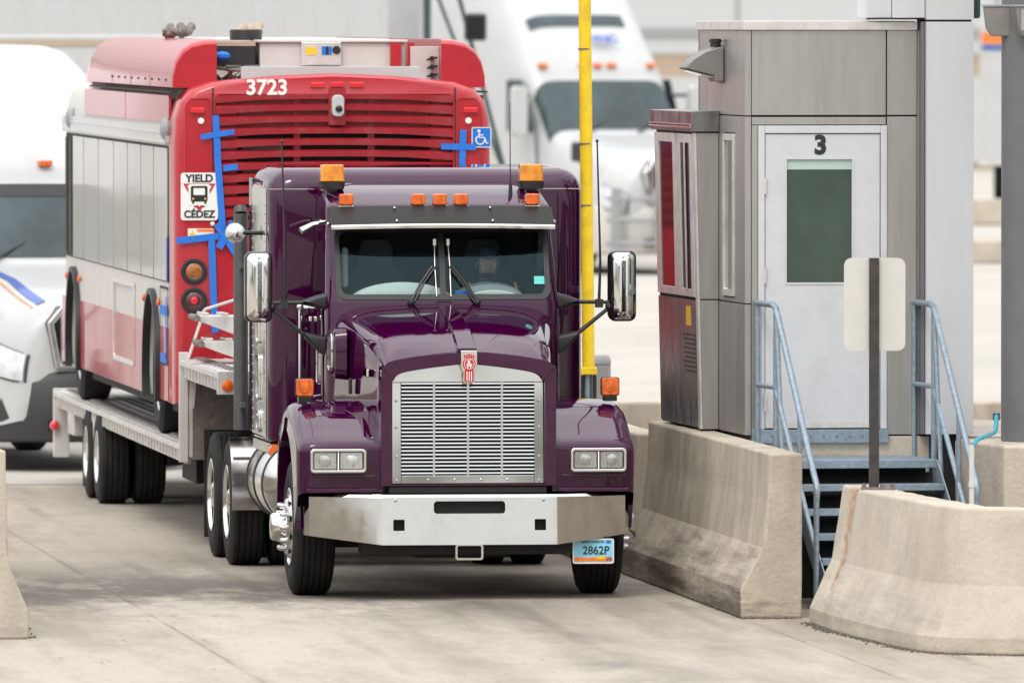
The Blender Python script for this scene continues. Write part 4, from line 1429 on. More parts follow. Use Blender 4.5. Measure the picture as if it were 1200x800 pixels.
# loading ramps stacked on the upper deck
def ramp(label, loc, rz, tilt):
    o = thing('loading_ramp', label, 'ramp', loc, rz, 'aluminium loading ramps on the upper deck')
    b = MB()
    b.prism([(-0.66, 0.0), (-0.70, 0.05), (0.70, 0.05), (0.70, -0.13), (-0.30, -0.13)], 'y', -0.26, -0.225)
    b.prism([(-0.66, 0.0), (-0.70, 0.05), (0.70, 0.05), (0.70, -0.13), (-0.30, -0.13)], 'y', 0.225, 0.26)
    b.build('side_beam', 'alu', o, bevel=0.004)
    t = MB()
    t.box(-0.69, 0.70, -0.222, 0.222, 0.035, 0.052)
    for i in range(9):
        t.box(-0.66 + i * 0.16, -0.60 + i * 0.16, -0.225, 0.225, 0.053, 0.075)
    t.build('tread', 'alu', o, bevel=0.004)
    MB().cyl((-0.70, -0.27, 0.03), (-0.70, 0.27, 0.03), 0.028, n=12).build('hook_bar', 'galvd', o)
    o.rotation_euler = (0, tilt, rz)
    return o


ramp('lower aluminium loading ramp lying on the upper deck beside the exhaust stack', tl(-0.55, -1.2, 1.69), TR, R(0))
ramp('upper aluminium loading ramp stacked on top of the other ramp', tl(-0.58, -1.15, 1.885), TR, R(1))
so_ = MB().tube([tl(-1.26, -0.35, 1.565), tl(-1.12, -0.30, 1.97)], 0.013, 6).tube([tl(-1.12, -0.30, 1.97), tl(-0.30, 0.2, 2.2)], 0.013, 6).build('tie_strap', 'whited')
tag(so_, 'thin white tie down strap from the trailer edge over the ramps to the bus', 'strap')
cb = MB().sphere(tl(-0.42, -1.0, 2.06), 0.10, 12, sc=(1, 1, 1.2)).tube([tl(-0.55, -1.2, 1.99), tl(-0.47, -1.1, 2.1), tl(-0.40, -1.0, 2.2), tl(-0.32, -0.9, 2.08), tl(-0.36, -0.95, 1.98)], 0.04, 8)
cbo = cb.build('chain_bundle', 'black', smooth=50)
tag(cbo, 'black bundle of chain and strap heaped on the upper loading ramp', 'chain')

# ================================================================== bus
B = thing('city_bus', 'red and white city bus numbered 3723 loaded backwards on the flatbed trailer', 'bus', tl(0.02, 0.42, 0.862), TR)


def build_bus(B):
    hw = 1.325

    def sect(e, y, ztop=3.052):
        pts = []
        pts += [(hw - e, 0.30 + e), (hw - e, 1.3), (hw - e, 2.45 + 0), (hw - e - 0.01, 2.66), (hw - e - 0.045, 2.81 - e * .3), (hw - e - 0.13, 2.915 - e * .4), (hw - e - 0.30, 2.98 - e * .4), (0.5, ztop - 0.022 - e * .4), (0.0, ztop - e * .4)]
        full = pts + [(-x, z) for x, z in pts[-2::-1]]
        return [(x, y, z) for x, z in full]
    cap = MB().loft([sect(e, y) for y, e in ((0.0, 0.075), (0.012, 0.05), (0.04, 0.022), (0.085, 0.006), (0.14, 0.0), (0.55, 0.0))])
    co = cap.build('rear_shell', 'busred', B, smooth=35)
    gz0, gz1 = 1.72, 2.875
    cut(co, MB().prism(rrect(-0.985, 1.0, gz0, gz1, 0.05), 'y', -0.2, 0.17), 35)
    cut(co, MB().prism(rrect(-1.235, -1.03, 1.86, 2.84, 0.03), 'y', -0.2, 0.012).prism(rrect(1.045, 1.245, 1.86, 2.84, 0.03), 'y', -0.2, 0.012), 35)
    body = MB().loft([sect(0.004, 0.552)] + [sect(0.004, y) for y in (3, 6, 9, 11.6)] + [sect(0.04, 12.3), sect(0.14, 12.5), sect(0.3, 12.58)])
    bo = body.build('body', 'whited', B, smooth=35)
    WY = (2.1, 10.7)
    cc = MB()
    for y in WY:
        for sx in (-1, 1):
            cc.cyl((sx * 0.9, y, 0.52), (sx * 1.6, y, 0.52), 0.66, n=40)
            cc.box(*sorted((sx * 0.9, sx * 1.6)), y - 0.658, y + 0.658, -0.2, 0.52)
    cut(bo, cc, 35)
    MB().box(-1.2, 1.2, 0.3, 12.2, 0.2, 0.299).build('underbody', 'dark', B)
    # grille door: recess, louvres, ribs
    MB().box(-0.98, 0.99, 0.14, 0.165, gz0 + 0.005, gz1 - 0.005).build('engine_bay', 'seam', B)
    sl = MB()
    nr = 12
    for i in range(nr):
        z = 2.865 - i * 0.0955
        rings = []
        for j in range(-10, 11):
            x = 0.008 + j * 0.099
            t = abs(j) / 10
            sag = 0.02 * t * t
            h = 0.029 + 0.014 * max(0, t - 0.6) / 0.4
            yb = 0.0 + 0.0 * t
            rings.append([(x, yb + 0.004, z - h - sag), (x, yb + 0.0, z + h * .4 - sag), (x, yb + 0.035, z + h - sag), (x, yb + 0.05, z + h * .5 - sag), (x, yb + 0.05, z - h - sag)])
        sl.loft(rings)
    lo_ = sl.build('grille_louvre', 'busredd', B, smooth=30)
    rb = MB()
    for x in (-0.30, 0.32):
        rb.box(x - 0.028, x + 0.028, 0.052, 0.09, gz0 + .01, gz1 - .01)
    rb.build('grille_rib', 'busredd', lo_)
    MB().box(-0.97, -0.80, 0.055, 0.10, gz0 + .01, gz1 - .01).box(0.82, 0.99, 0.055, 0.10, gz0 + .01, gz1 - .01).box(-0.79, 0.81, 0.07, 0.10, 2.58, gz1 - .01).build('grille_end_plate', 'busredd', lo_)
    for i in range(7):
        z = 2.72 - i * 0.0955
        MB().box(-0.75, -0.42, 0.092, 0.12, z - 0.02, z + 0.02).build('duct', 'galvd', lo_) if i in (1, 3, 5) else None
    # seams either side of the grille door
    for x0, x1 in ((-1.012, -1.0), (1.012, 1.024)):
        MB().box(x0, x1, -0.004, 0.01, 0.9, 2.93).build('door_seam', 'seam', B)
    # lower engine door crease
    MB().box(-0.98, 0.99, -0.006, 0.012, 0.62, 1.66).build('engine_door', 'busred', B, bevel=0.02)
    for x in (-0.9, -0.45, 0.0, 0.45, 0.9):
        MB().box(x - 0.006, x + 0.006, -0.012, -0.006, 0.7, 1.6).build('door_crease', 'busred', B, bevel=0.004)
    MB().box(-1.29, 1.29, -0.05, 0.08, 0.34, 0.56).build('bumper', 'black', B, bevel=0.03)
    # marker lamps
    for x, z in ((-0.135, 2.952), (0.03, 2.955), (0.195, 2.952), (-1.135, 2.742), (1.145, 2.742)):
        MB().box(x - 0.058, x + 0.058, -0.022, 0.014, z - 0.022, z + 0.022).build('marker_lamp', 'redlens', B, bevel=0.008)
    for x in (-1.105, 1.13):
        r_ = MB().lathe([(0.012, 0.026), (-0.006, 0.026), (-0.008, 0.018), (-0.008, 0)], 'y', (x, 0, 2.655), 16)
        r_.build('reflector', 'signw', B)
    # camera housing
    c_ = MB().box(-0.07 + .03, 0.07 + .03, -0.012, 0.05, 2.62, 2.93).build('camera_plate', 'busredd', B, bevel=0.004)
    ch = MB().loft([[(0.03 + x, y, 2.78 + z) for x, z in rrect(-0.05, 0.05, -0.09, 0.09, 0.04)] for y in (-0.012, -0.06, -0.11)])
    cho = ch.build('camera_housing', 'white', c_, bevel=0.012)
    MB().lathe([(0, 0.03), (-0.012, 0.028), (-0.02, 0.015), (-0.021, 0)], 'y', (0.035, -0.111, 2.755), 16).build('camera_lens', 'blackg', cho)
    text('fleet_number', '3723', 0.175, 'signw', B, (-0.555, -0.003, 2.928), bold=0.005, sx=1.0)
    # yield sign
    sx0, sx1, sz0, sz1 = -1.275, -0.965, 1.83, 2.225
    yo = MB().prism(rrect(sx0, sx1, sz0, sz1, 0.025), 'y', -0.014, -0.008).build('yield_sign', 'signw', B)
    cx = (sx0 + sx1) / 2
    text('sign_lettering', 'YIELD', 0.088, 'signk', yo, (cx, -0.0155, sz1 - 0.05), bold=0.003, sx=1.0)
    text('sign_lettering', 'C\u00c9DEZ', 0.083, 'signk', yo, (cx, -0.0155, sz0 + 0.048), bold=0.003, sx=1.0)
    tri_o = [(cx - 0.135, sz1 - 0.09), (cx + 0.135, sz1 - 0.09), (cx + 0.012, sz0 + 0.085), (cx - 0.012, sz0 + 0.085)]
    tri_i = [(cx - 0.105, sz1 - 0.107), (cx + 0.105, sz1 - 0.107), (cx + 0.004, sz0 + 0.115), (cx - 0.004, sz0 + 0.115)]
    MB().frame(tri_o, tri_i, 'y', -0.0158, -0.0145).build('sign_triangle', 'signr', yo)
    pc = MB().prism(rrect(cx - 0.09, cx + 0.085, sz0 + 0.125, sz0 + 0.30, 0.01), 'y', -0.0172, -0.0145)
    pc.build('sign_panel', 'signw', yo)
    ic = MB().frame(rrect(cx - 0.072, cx + 0.068, sz0 + 0.155, sz0 + 0.285, 0.014), rrect(cx - 0.050, cx + 0.046, sz0 + 0.21, sz0 + 0.268, 0.006), 'y', -0.0185, -0.0175)
    ic.box(cx - 0.05, cx + 0.046, -0.0183, -0.0177, sz0 + 0.17, sz0 + 0.205)
    for q in (-0.062, 0.04):
        ic.box(cx + q, cx + q + 0.02, -0.0183, -0.0177, sz0 + 0.138, sz0 + 0.154)
    ic.box(cx - 0.045, cx - 0.02, -0.0158, -0.0148, sz0 + 0.108, sz0 + 0.118).box(cx + 0.02, cx + 0.045, -0.0158, -0.0148, sz0 + 0.108, sz0 + 0.118)
    ic.build('sign_bus_symbol', 'signk', yo)
    for q in (-0.06, 0.042):
        MB().box(cx + q, cx + q + 0.014, -0.0195, -0.0187, sz0 + 0.172, sz0 + 0.186).build('symbol_lamp', 'signy', yo)
    # warning sticker
    so2 = MB().box(-1.215, -1.0, -0.010, 0.0, 1.69, 1.762).build('warning_sticker', 'signw', B)
    MB().prism([(-1.205, 1.70), (-1.15, 1.70), (-1.1775, 1.752)], 'y', -0.013, -0.011).build('warning_triangle', 'signy', so2)
    MB().box(-1.14, -1.005, -0.0125, -0.011, 1.735, 1.757).build('warning_band', 'signo', so2)
    MB().sphere((-1.01, -0.01, 1.80), 0.02, 8).build('reflector', 'signw', B)
    # wheelchair sign
    wx, wz = 1.235, 2.515
    wo = MB().prism(rrect(wx - 0.075, wx + 0.08, wz - 0.08, wz + 0.08, 0.012), 'y', -0.012, -0.004).build('wheelchair_sign', 'signb', B)
    ws = MB().sphere((wx - 0.018, -0.0135, wz + 0.052), 0.013, 10, sc=(1, .12, 1))
    arcp = [(wx - 0.008 + 0.036 * math.cos(R(a)), -0.0135, wz - 0.022 + 0.036 * math.sin(R(a))) for a in range(120, 371, 25)]
    ws.tube(arcp, 0.006, 5).tube([(wx - 0.018, -0.0135, wz + 0.035), (wx - 0.016, -0.0135, wz - 0.002), (wx + 0.028, -0.0135, wz - 0.002), (wx + 0.045, -0.0135, wz - 0.05), (wx + 0.06, -0.0135, wz - 0.044)], 0.0065, 5).tube([(wx - 0.018, -0.0135, wz + 0.02), (wx + 0.018, -0.0135, wz + 0.02)], 0.005, 5)
    ws.build('wheelchair_symbol', 'signw', wo)
    MB().frame(rrect(wx - 0.079, wx + 0.084, wz - 0.084, wz + 0.084, 0.014), rrect(wx - 0.073, wx + 0.078, wz - 0.078, wz + 0.078, 0.01), 'y', -0.0128, -0.004).build('sign_border', 'signw', wo)
    # tail lights
    for sx in (-1, 1):
        for z, mt, rr in ((1.405, 'amber', 0.088), (1.165, 'redlens', 0.088)):
            t = MB().lathe([(0.01, rr + 0.022), (-0.018, rr + 0.02), (-0.024, rr), (-0.020, rr - 0.01)], 'y', (sx * 1.165 - (0.02 if z < 1.3 and sx > 0 else 0), 0, z), 28)
            to = t.build('tail_light', 'black', B, smooth=40)
            dk = {'amber': mat('tail_amber', (0.30, 0.10, 0.02), 0.25, coat=0.8, var=0.4, vs=22), 'redlens': mat('tail_red', (0.09, 0.012, 0.014), 0.2, coat=0.8, var=0.4, vs=22), 'signw': M['stack']}[mt]
            M['_t'] = dk
            MB().lathe([(-0.012, rr - 0.008), (-0.024, rr * .7), (-0.030, rr * .35), (-0.031, 0)], 'y', (sx * 1.165, 0, z), 24).build('lens', '_t', to, smooth=40)
            if mt == 'redlens':
                MB().lathe([(-0.0305, 0.03), (-0.034, 0.02), (-0.035, 0)], 'y', (sx * 1.165, 0, z), 16).build('bulb', 'redlens', to)
    # masking tape
    def tp(pts, w_, y=-0.016):
        b = MB()
        for (xa, za), (xb, zb) in zip(pts[:-1], pts[1:]):
            dx, dz = xb - xa, zb - za
            ln = math.hypot(dx, dz)
            nx, nz_ = -dz / ln * w_ / 2, dx / ln * w_ / 2
            b.prism([(xa - nx, za - nz_), (xa + nx, za + nz_), (xb + nx, zb + nz_), (xb - nx, zb - nz_)], 'y', y, y + 0.003)
        b.build('masking_tape', 'bustape', B)
    tp([(-0.985, 2.70), (-0.965, 2.30), (-0.92, 1.66)], 0.055, -0.020)
    tp([(-1.11, 2.52), (-0.955, 2.545), (-0.83, 2.565)], 0.045, -0.025)
    tp([(-0.92, 2.26), (-0.80, 2.275)], 0.05)
    tp([(-1.31, 1.66), (-0.95, 1.70), (-0.78, 1.735)], 0.055, -0.030)
    tp([(-1.02, 1.68), (-1.005, 1.2), (-0.99, 0.9)], 0.055, -0.035)
    tp([(-0.98, 1.80), (-0.86, 1.62), (-0.80, 1.52)], 0.055, -0.04)
    tp([(-0.96, 1.60), (-0.84, 1.82)], 0.06, -0.045)
    tp([(1.085, 2.58), (1.075, 2.28)], 0.055)
    tp([(0.90, 2.44), (1.19, 2.435)], 0.05, -0.020)
    # side of the bus: film covered windows, friezes, panels
    for sx in (-1, 1):
        def panel(y0, y1, z0, z1, m_, nm, par=B, off=0.0, th=0.006, r=0.01):
            a, b = sorted((sx * (hw - 0.003 + off), sx * (hw + off + th)))
            return MB().prism(rrect(y0, y1, z0, z1, r, 3), 'x', a, b).build(nm, m_, par)
        ys = [0.62, 2.0, 3.3, 4.7, 6.2, 7.9, 9.6, 10.9]
        MB().box(*sorted((sx * (hw - .002), sx * (hw + .0015))), 0.60, 11.75, 1.30, 2.44).build('window_backing', 'seam', B)
        for i in range(len(ys) - 1):
            panel(ys[i] + 0.04, ys[i + 1] - 0.04, 1.31, 2.42, 'beige' if sx < 0 else 'doorglass', 'window', off=0.002)
        panel(0.58, 11.9, 2.455, 2.60, 'white', 'roof_rail', off=0.0, th=0.03)
        for z in (2.47, 2.545):
            panel(0.6, 11.85, z, z + 0.012, 'alu', 'rail_trim', off=0.03, th=0.006, r=0.003)
        panel(0.60, 5.0, 2.63, 2.86, 'busred', 'frieze', off=-0.022, th=0.02)
        panel(5.05, 9.6, 2.63, 2.86, 'busred', 'frieze', off=-0.022, th=0.02)
        for (y0, y1) in ((0.58, 1.40), (2.80, 4.2), (4.22, 6.3), (6.32, 8.2), (8.22, 10.0), (11.4, 12.2)):
            panel(y0, y1, 0.31, 0.92, 'busred', 'lower_panel', off=0.0)
        # access hatch frame
        MB().frame(rrect(4.0, 6.2, 0.50, 1.22, 0.02), rrect(4.04, 6.16, 0.54, 1.18, 0.02), 'x', sx * (hw + .002), sx * (hw + .016)).build('access_hatch', 'alu', B)
        for y in WY:
            arch_o = [(y + 0.70 * math.cos(R(a)), 0.52 + 0.70 * math.sin(R(a))) for a in range(-20, 201, 10)]
            arch_i = [(y + 0.655 * math.cos(R(a)), 0.52 + 0.655 * math.sin(R(a))) for a in range(-20, 201, 10)]
            fr = MB()
            xa, xb = sx * (hw - 0.02), sx * (hw + 0.045)
            n = len(arch_o)
            fr.loft([[(xa, *arch_i[k]), (xb, *arch_i[k]), (xb, *arch_o[k]), (xa, *arch_o[k])] for k in range(n)])
            fr.build('wheel_arch', 'black', B, smooth=30)
            MB().box(*sorted((sx * 0.85, sx * 0.9)), y - 0.64, y + 0.64, 0.3, 1.15).build('wheel_well', 'dark', B)
            for q in (-0.74, 0.74):
                MB().sphere((sx * (hw + 0.02), y + q, 1.12), 0.035, 8, sc=(.6, 1, 1)).build('side_marker', 'amber', B)
            t = MB()
            Rr, w2 = 0.48, 0.14
            t.lathe([(-w2 + .02, .28), (-w2, .32), (-w2 - .008, .4), (-w2 + .01, Rr - .03), (-w2 + .03, Rr), (w2 - .03, Rr), (w2 - .01, Rr - .03), (w2 + .008, .4), (w2, .32), (w2 - .02, .28)], 'x', n=40)
            wo_ = t.build('wheel', 'rubber', B, loc=(sx * 1.15, y, 0.47), smooth=40)
            MB().lathe([(sx * a, b) for a, b in ((.0, .2), (.10, .285), (.13, .29), (.12, .26), (.07, .2), (.08, .1), (.11, .09), (.12, 0))], 'x', n=28).build('rim', 'alu', wo_, smooth=40)
        # roof pod fairing
        po = []
        for x, z in ((1.325, 2.93), (1.322, 3.03), (1.295, 3.15), (1.24, 3.245), (1.16, 3.305), (1.06, 3.33), (0.955, 3.335), (0.955, 2.93)):
            po.append((sx * (x - 0.005), z))
        pd = MB().loft([[(x * (1 - e * .1), y, 2.9 + (z - 2.9) * (1 - e)) for x, z in po] for y, e in ((0.36, 0.10), (0.38, 0.05), (0.44, 0.015), (0.55, 0), (4.8, 0), (9.2, 0), (9.8, 0.2), (10.3, 0.8))])
        pdo = pd.build('roof_fairing', 'busred', B, smooth=40)
        for y in (2.5, 4.5, 6.5):
            MB().box(*sorted((sx * 1.324, sx * 1.3225)), y, y + 0.012, 2.93, 3.02).build('fairing_seam', 'seam', pdo)
        for i in range(9):
            MB().sphere((sx * 1.3185, 0.9 + i * 0.7, 2.99), 0.012, 6).build('fairing_bolt', 'seam', pdo)
        MB().box(*sorted((sx * 1.27, sx * 1.327)), 0.30, 9.0, 2.885, 2.897).build('fairing_gasket', 'seam', pdo)
        if sx < 0:
            for y, z in ((0.66, 2.58), (11.0, 2.58)):
                MB().sphere((sx * (hw + 0.01), y, z), 0.10, 12, sc=(.6, 1, 1)).build('corner_lamp', 'grey', B)
            MB().box(-(hw + .006), -(hw + .010), 11.0, 11.35, 1.34, 2.40).box(-(hw + .006), -(hw + .010), 11.55, 11.75, 1.34, 2.40).build('window_edge', 'seam', B)
            # blue tape marks on the side
            for (y0, y1, z0, z1) in ((0.60, 0.70, 1.30, 1.68), (0.62, 1.30, 1.02, 1.10), (0.70, 0.78, 0.66, 1.18), (0.70, 1.3, 0.62, 0.70)):
                MB().box(-(hw + .012), -(hw + .009), y0, y1, z0, z1).build('masking_tape', 'bustape', B)
            MB().frame(rrect(0.62, 1.38, 0.6, 1.26, 0.02), rrect(0.64, 1.36, 0.62, 1.24, 0.02), 'x', -(hw + .005), -(hw + .008)).build('hatch_seam', 'seam', B)
    # roof equipment
    MB().box(-0.76, 0.74, 0.10, 0.16, 2.99, 3.105).build('roof_board', 'white', B, bevel=0.004)
    un = MB().box(-0.545, 0.68, 0.75, 2.2, 2.98, 3.30).box(-0.57, 0.70, 0.72, 2.25, 3.302, 3.325)
    uo = un.build('roof_unit', 'whited', B, bevel=0.008)
    cp = MB().box(-0.20, 0.135, 0.69, 0.745, 3.11, 3.305).build('control_panel', 'alu', uo, bevel=0.006)
    MB().box(-0.16, -0.075, 0.683, 0.6895, 3.20, 3.265).build('panel_label', 'signy', cp)
    MB().box(-0.03, 0.055, 0.683, 0.6895, 3.20, 3.27).build('panel_label', 'signb', cp)
    MB().box(0.005, 0.025, 0.678, 0.6825, 3.20, 3.27).build('label_stripe', 'seam', cp)
    MB().lathe([(0, 0.036), (-0.02, 0.034), (-0.022, 0)], 'y', (0.095, 0.69, 3.24), 14).build('panel_knob', 'black', cp)
    MB().box(-0.15, 0.14, 0.67, 0.70, 3.085, 3.10).build('panel_bar', 'galvd', cp)
    MB().box(-0.95, -0.58, 0.75, 2.0, 3.10, 3.27).build('condenser', 'black', B, bevel=0.01)
    MB().box(-0.95, -0.58, 0.745, 2.0, 3.273, 3.31).build('condenser_lid', 'tan', B)
    MB().sphere((-0.87, 0.66, 3.19), 0.05, 10, sc=(1.5, 1, .8)).build('blue_plug', 'bustape', B)
    pp = MB()
    for i in range(9):
        x = -0.92 + random.random() * 0.4
        pp.tube([(x, 0.5 + random.random() * .2, 3.0), (x + random.uniform(-.1, .1), 0.5, 3.06 + random.random() * .05), (x + random.uniform(-.2, .2), 0.7, 3.1)], 0.014, 6)
    pp.build('pipework', 'galvd', B)
    MB().box(0.71, 0.95, 0.60, 0.64, 2.97, 3.27).build('end_bracket', 'whited', B, bevel=0.004)
    hz = MB()
    for z in (3.03, 3.10, 3.17):
        hz.cyl((0.885, 0.60, z), (0.885, 0.53, z), 0.02, n=8).cyl((0.84, 0.545, z - .012), (0.93, 0.545, z + .008), 0.009, n=6)
    hz.build('latch', 'seam', B)
    MB().box(0.55, 0.64, 0.70, 0.745, 3.0, 3.3).box(0.95 - .26, 0.95 - .2, .66, .7, 3.0, 3.3).build('bracket_post', 'busred', B)
    MB().box(-0.94, 0.72, 2.4, 8.8, 2.98, 3.33).build('roof_unit', 'whited', B, bevel=0.01)
    cl = MB()
    for i in range(5):
        cl.tube([(-0.62 + 0.125 * math.cos(a * PI / 8), 1.2 + 0.12 * math.sin(a * PI / 8), 3.335 + i * 0.016) for a in range(17)], 0.014, 6)
    cl.build('hose_coil', 'black', B)
    for x, y, m_ in ((-0.95, 4.2, 'galvd'), (-0.30, 4.6, 'tan')):
        v = MB()
        for i in range(7):
            rr_ = random.uniform(.02, .045)
            v.cyl((x + i * 0.03 - .1, y, 3.335 + random.random() * .06), (x + i * 0.035 - .1 + random.uniform(-.05, .05), y + .1, 3.38 + random.random() * .08), rr_, n=9).sphere((x + i * .035 - .1, y, 3.36 + random.random() * .05), rr_, 8)
        v.build('roof_valve', m_, B)
    MB().box(-0.9, 0.9, 12.59, 12.6, 1.2, 2.5).build('front_window', 'doorglass', B)


build_bus(B)

# ================================================================== toll booth
BR = R(8.5)
BO = Vector((1.768, 88.9, 0))
K = thing('inspection_booth', 'grey steel inspection booth with white door numbered 3 and a side window bay', 'booth', BO, BR)


M['panedark'] = mat('pane_dark', (0.012, 0.014, 0.02), 0.4, spec=0.3)


def build_booth(K):
    W = 1.45
    g_ = 0.005
    core = MB().box(0.02, W, 0.02, 3.15, 1.205, 3.62).box(0.02, W, 0.02, 2.13, 3.62, 4.28)
    core.build('booth_core', 'seam', K)
    p = MB()
    # front cladding panels (x, z ranges) with open joints
    for x0, x1, z0, z1 in ((0.0, 0.047, 1.21, 2.20), (0.0, 0.047, 2.21, 3.625), (0.0, 0.047, 3.635, 4.28),
                           (0.052, 0.098, 1.21, 3.56), (0.052, 1.085, 3.565, 3.622), (0.052, 1.085, 3.638, 4.28),
                           (1.095, 1.325, 1.21, 3.625), (1.095, 1.325, 3.638, 4.28), (1.33, W, 1.21, 4.28)):
        p.box(x0, x1, 0.0, 0.019, z0, z1)
    for x in (0.075, 0.15, 0.56, 0.98, 1.06, 1.12, 1.30):
        for z in (3.594, 3.67, 4.24):
            p.sphere((x, 0.0, z), 0.006, 6)
    p.build('front_panel', 'booth', K, bevel=0.002)
    p = MB()
    for y0, y1, z0, z1 in ((0.022, 0.24, 3.635, 4.28), (0.245, 1.02, 3.635, 4.28), (1.025, 2.12, 3.635, 4.28), (0.022, 0.24, 1.21, 2.20), (0.245, 1.19, 1.21, 2.20),
                           (0.022, 0.24, 2.21, 3.625), (0.245, 0.45, 2.21, 3.625), (1.0, 1.19, 2.21, 3.625), (0.455, 0.995, 3.50, 3.625), (0.455, 0.995, 2.21, 2.24)):
        p.box(0.0, 0.019, y0, y1, z0, z1)
    p.build('side_panel', 'booth', K, bevel=0.003)
    MB().box(0.0, 0.021, 2.14, 2.16, 3.64, 4.28).box(W, W + .02, 0.0, 3.1, 1.21, 3.6).box(W, W + .02, 0.0, 2.1, 3.62, 4.28).box(0.0, W, 2.14, 2.155, 3.64, 4.28).build('rear_panel', 'booth', K)
    # side slit window
    MB().frame(rrect(0.47, 0.98, 2.25, 3.49, 0.01), rrect(0.53, 0.92, 2.30, 3.44, 0.01), 'x', -0.012, 0.019).build('side_window_frame', 'alu', K, bevel=0.003)
    MB().box(0.006, 0.012, 0.52, 0.93, 2.29, 3.45).build('side_window', 'doorglass', K)
    # roof cap
    rc = MB().box(-0.02, 1.325, -0.025, 2.18, 4.283, 4.345).box(-0.005, 1.31, -0.01, 2.16, 4.346, 4.352)
    rc.build('roof_cap', 'alu', K, bevel=0.006)
    # ---- door
    fr = MB()
    fr.box(0.100, 0.148, -0.03, 0.018, 1.255, 3.558).box(1.042, 1.090, -0.03, 0.018, 1.255, 3.558).box(0.149, 1.041, -0.03, 0.018, 3.50, 3.558)
    fr.build('door_frame', 'door', K, bevel=0.004)
    lf = MB().frame([(0.154, 1.262), (1.036, 1.262), (1.036, 3.494), (0.154, 3.494)], [(0.315, 2.365), (0.822, 2.365), (0.822, 3.305), (0.315, 3.305)], 'y', -0.018, 0.012)
    lo_ = lf.build('door', 'door', K, bevel=0.004)
    MB().box(0.31, 0.827, -0.002, 0.006, 2.36, 3.31).build('door_window', 'doorglass', lo_)
    MB().box(0.316, 0.821, -0.006, -0.0025, 3.225, 3.304).build('blind', 'blind', lo_)
    MB().frame(rrect(0.303, 0.834, 2.353, 3.317, 0.004, 2), rrect(0.318, 0.819, 2.368, 3.302, 0.004, 2), 'y', -0.024, -0.0185).build('window_bead', 'door', lo_)
    text('door_number', '3', 0.195, 'signk', lo_, (0.578, -0.0195, 3.405), bold=0.009)
    MB().box(0.158, 1.032, -0.022, -0.0185, 1.265, 1.31).build('kick_plate', 'alu', lo_)
    hg = MB()
    for z in (1.45, 2.42, 3.10):
        hg.cyl((0.151, -0.036, z - .06), (0.151, -0.036, z + .06), 0.010, n=10)
    hg.build('hinge', 'alu', lo_)
    MB().box(0.93, 1.0, -0.03, -0.0185, 2.08, 2.26).cyl((0.965, -0.02, 2.17), (0.965, -0.07, 2.17), 0.014, n=10).box(0.86, 0.97, -0.078, -0.062, 2.16, 2.18).build('door_handle', 'alup', lo_)
    MB().box(0.05, 1.1, -0.05, 0.05, 1.15, 1.252).build('sill', 'galv', K, bevel=0.004)
    k = MB()
    for i in range(9):
        k.sphere((0.2 + i * 0.1, -0.051, 1.2), 0.008, 6)
    k.build('sill_bolt', 'galvd', K)
    # ---- window bay towards the lane, leaning out a little at the top
    def bx(z):
        return -0.135 - 0.055 * (z - 1.2) / 2.46

    def slab(y0, y1, z0, z1, o0, o1):
        return [[(bx(z0) - o0, y0, z0), (bx(z1) - o0, y0, z1), (bx(z1) + o1, y0, z1), (bx(z0) + o1, y0, z0)],
                [(bx(z0) - o0, y1, z0), (bx(z1) - o0, y1, z1), (bx(z1) + o1, y1, z1), (bx(z0) + o1, y1, z0)]]
    b = MB()
    b.loft([[(bx(1.215) + .012, y, 1.215), (bx(3.5) + .012, y, 3.5), (-0.001, y, 3.5), (-0.001, y, 1.215)] for y in (1.215, 3.13)])
    b.build('bay_core', 'seam', K)
    f = MB()
    for z0, z1 in ((1.215, 2.205), (2.215, 3.49)):
        f.loft([[(bx(z0) + 0.012, y, z0), (bx(z1) + .012, y, z1), (-0.002, y, z1), (-0.002, y, z0)] for y in (1.198, 1.214)])
    f.build('bay_front', 'booth', K, bevel=0.002)
    MB().loft(slab(1.198, 1.30, 1.215, 3.49, 0.006, 0.011)).build('bay_corner', 'alu', K, bevel=0.003)
    q = MB()
    q.loft(slab(1.305, 2.10, 1.225, 2.20, 0.0, 0.011)).loft(slab(2.107, 3.13, 1.225, 2.20, 0.0, 0.011))
    q.build('bay_lower_panel', 'boothp', K, bevel=0.002)
    MB().loft(slab(1.58, 1.80, 2.0, 2.15, 0.003, -0.0005)).build('yellow_label', 'signy', K)
    t = MB()
    for i in range(9):
        z = 1.93 - i * 0.035
        t.loft(slab(1.36, 1.98 - 0.05 * (i % 3), z - 0.009, z + 0.009, 0.002, -0.0005))
    t.build('notice_lines', 'signk', K)
    for y0, y1 in ((1.33, 2.08), (2.12, 3.10)):
        fr = MB()
        z0, z1 = 2.225, 3.48
        fr.loft(slab(y0, y0 + 0.13, z0, z1, 0.010, 0.011)).loft(slab(y1 - 0.17, y1, z0, z1, 0.010, 0.011)).loft(slab(y0 + .131, y1 - .171, z0, z0 + .06, 0.010, 0.011)).loft(slab(y0 + .131, y1 - .171, z1 - .07, z1, 0.010, 0.011))
        fo = fr.build('bay_window', 'alu', K, bevel=0.004)
        MB().loft(slab(y0 + .132, y1 - .172, z0 + .061, z1 - .071, 0.0, 0.008)).build('pane', 'blackg' if y0 > 2 else 'panedark', fo)
    MB().loft(slab(1.62, 1.70, 2.28, 3.42, 0.014, -0.011)).build('sash_rail', 'alu', K, bevel=0.004)
    MB().loft([[(bx(3.5) - .02, y, 3.50), (bx(3.6) - .03, y, 3.515), (bx(3.6) - .03, y, 3.655), (-0.002, y, 3.66), (-0.002, y, 3.50)] for y in (1.17, 3.18)]).build('bay_cap', 'boothp', K, bevel=0.004)
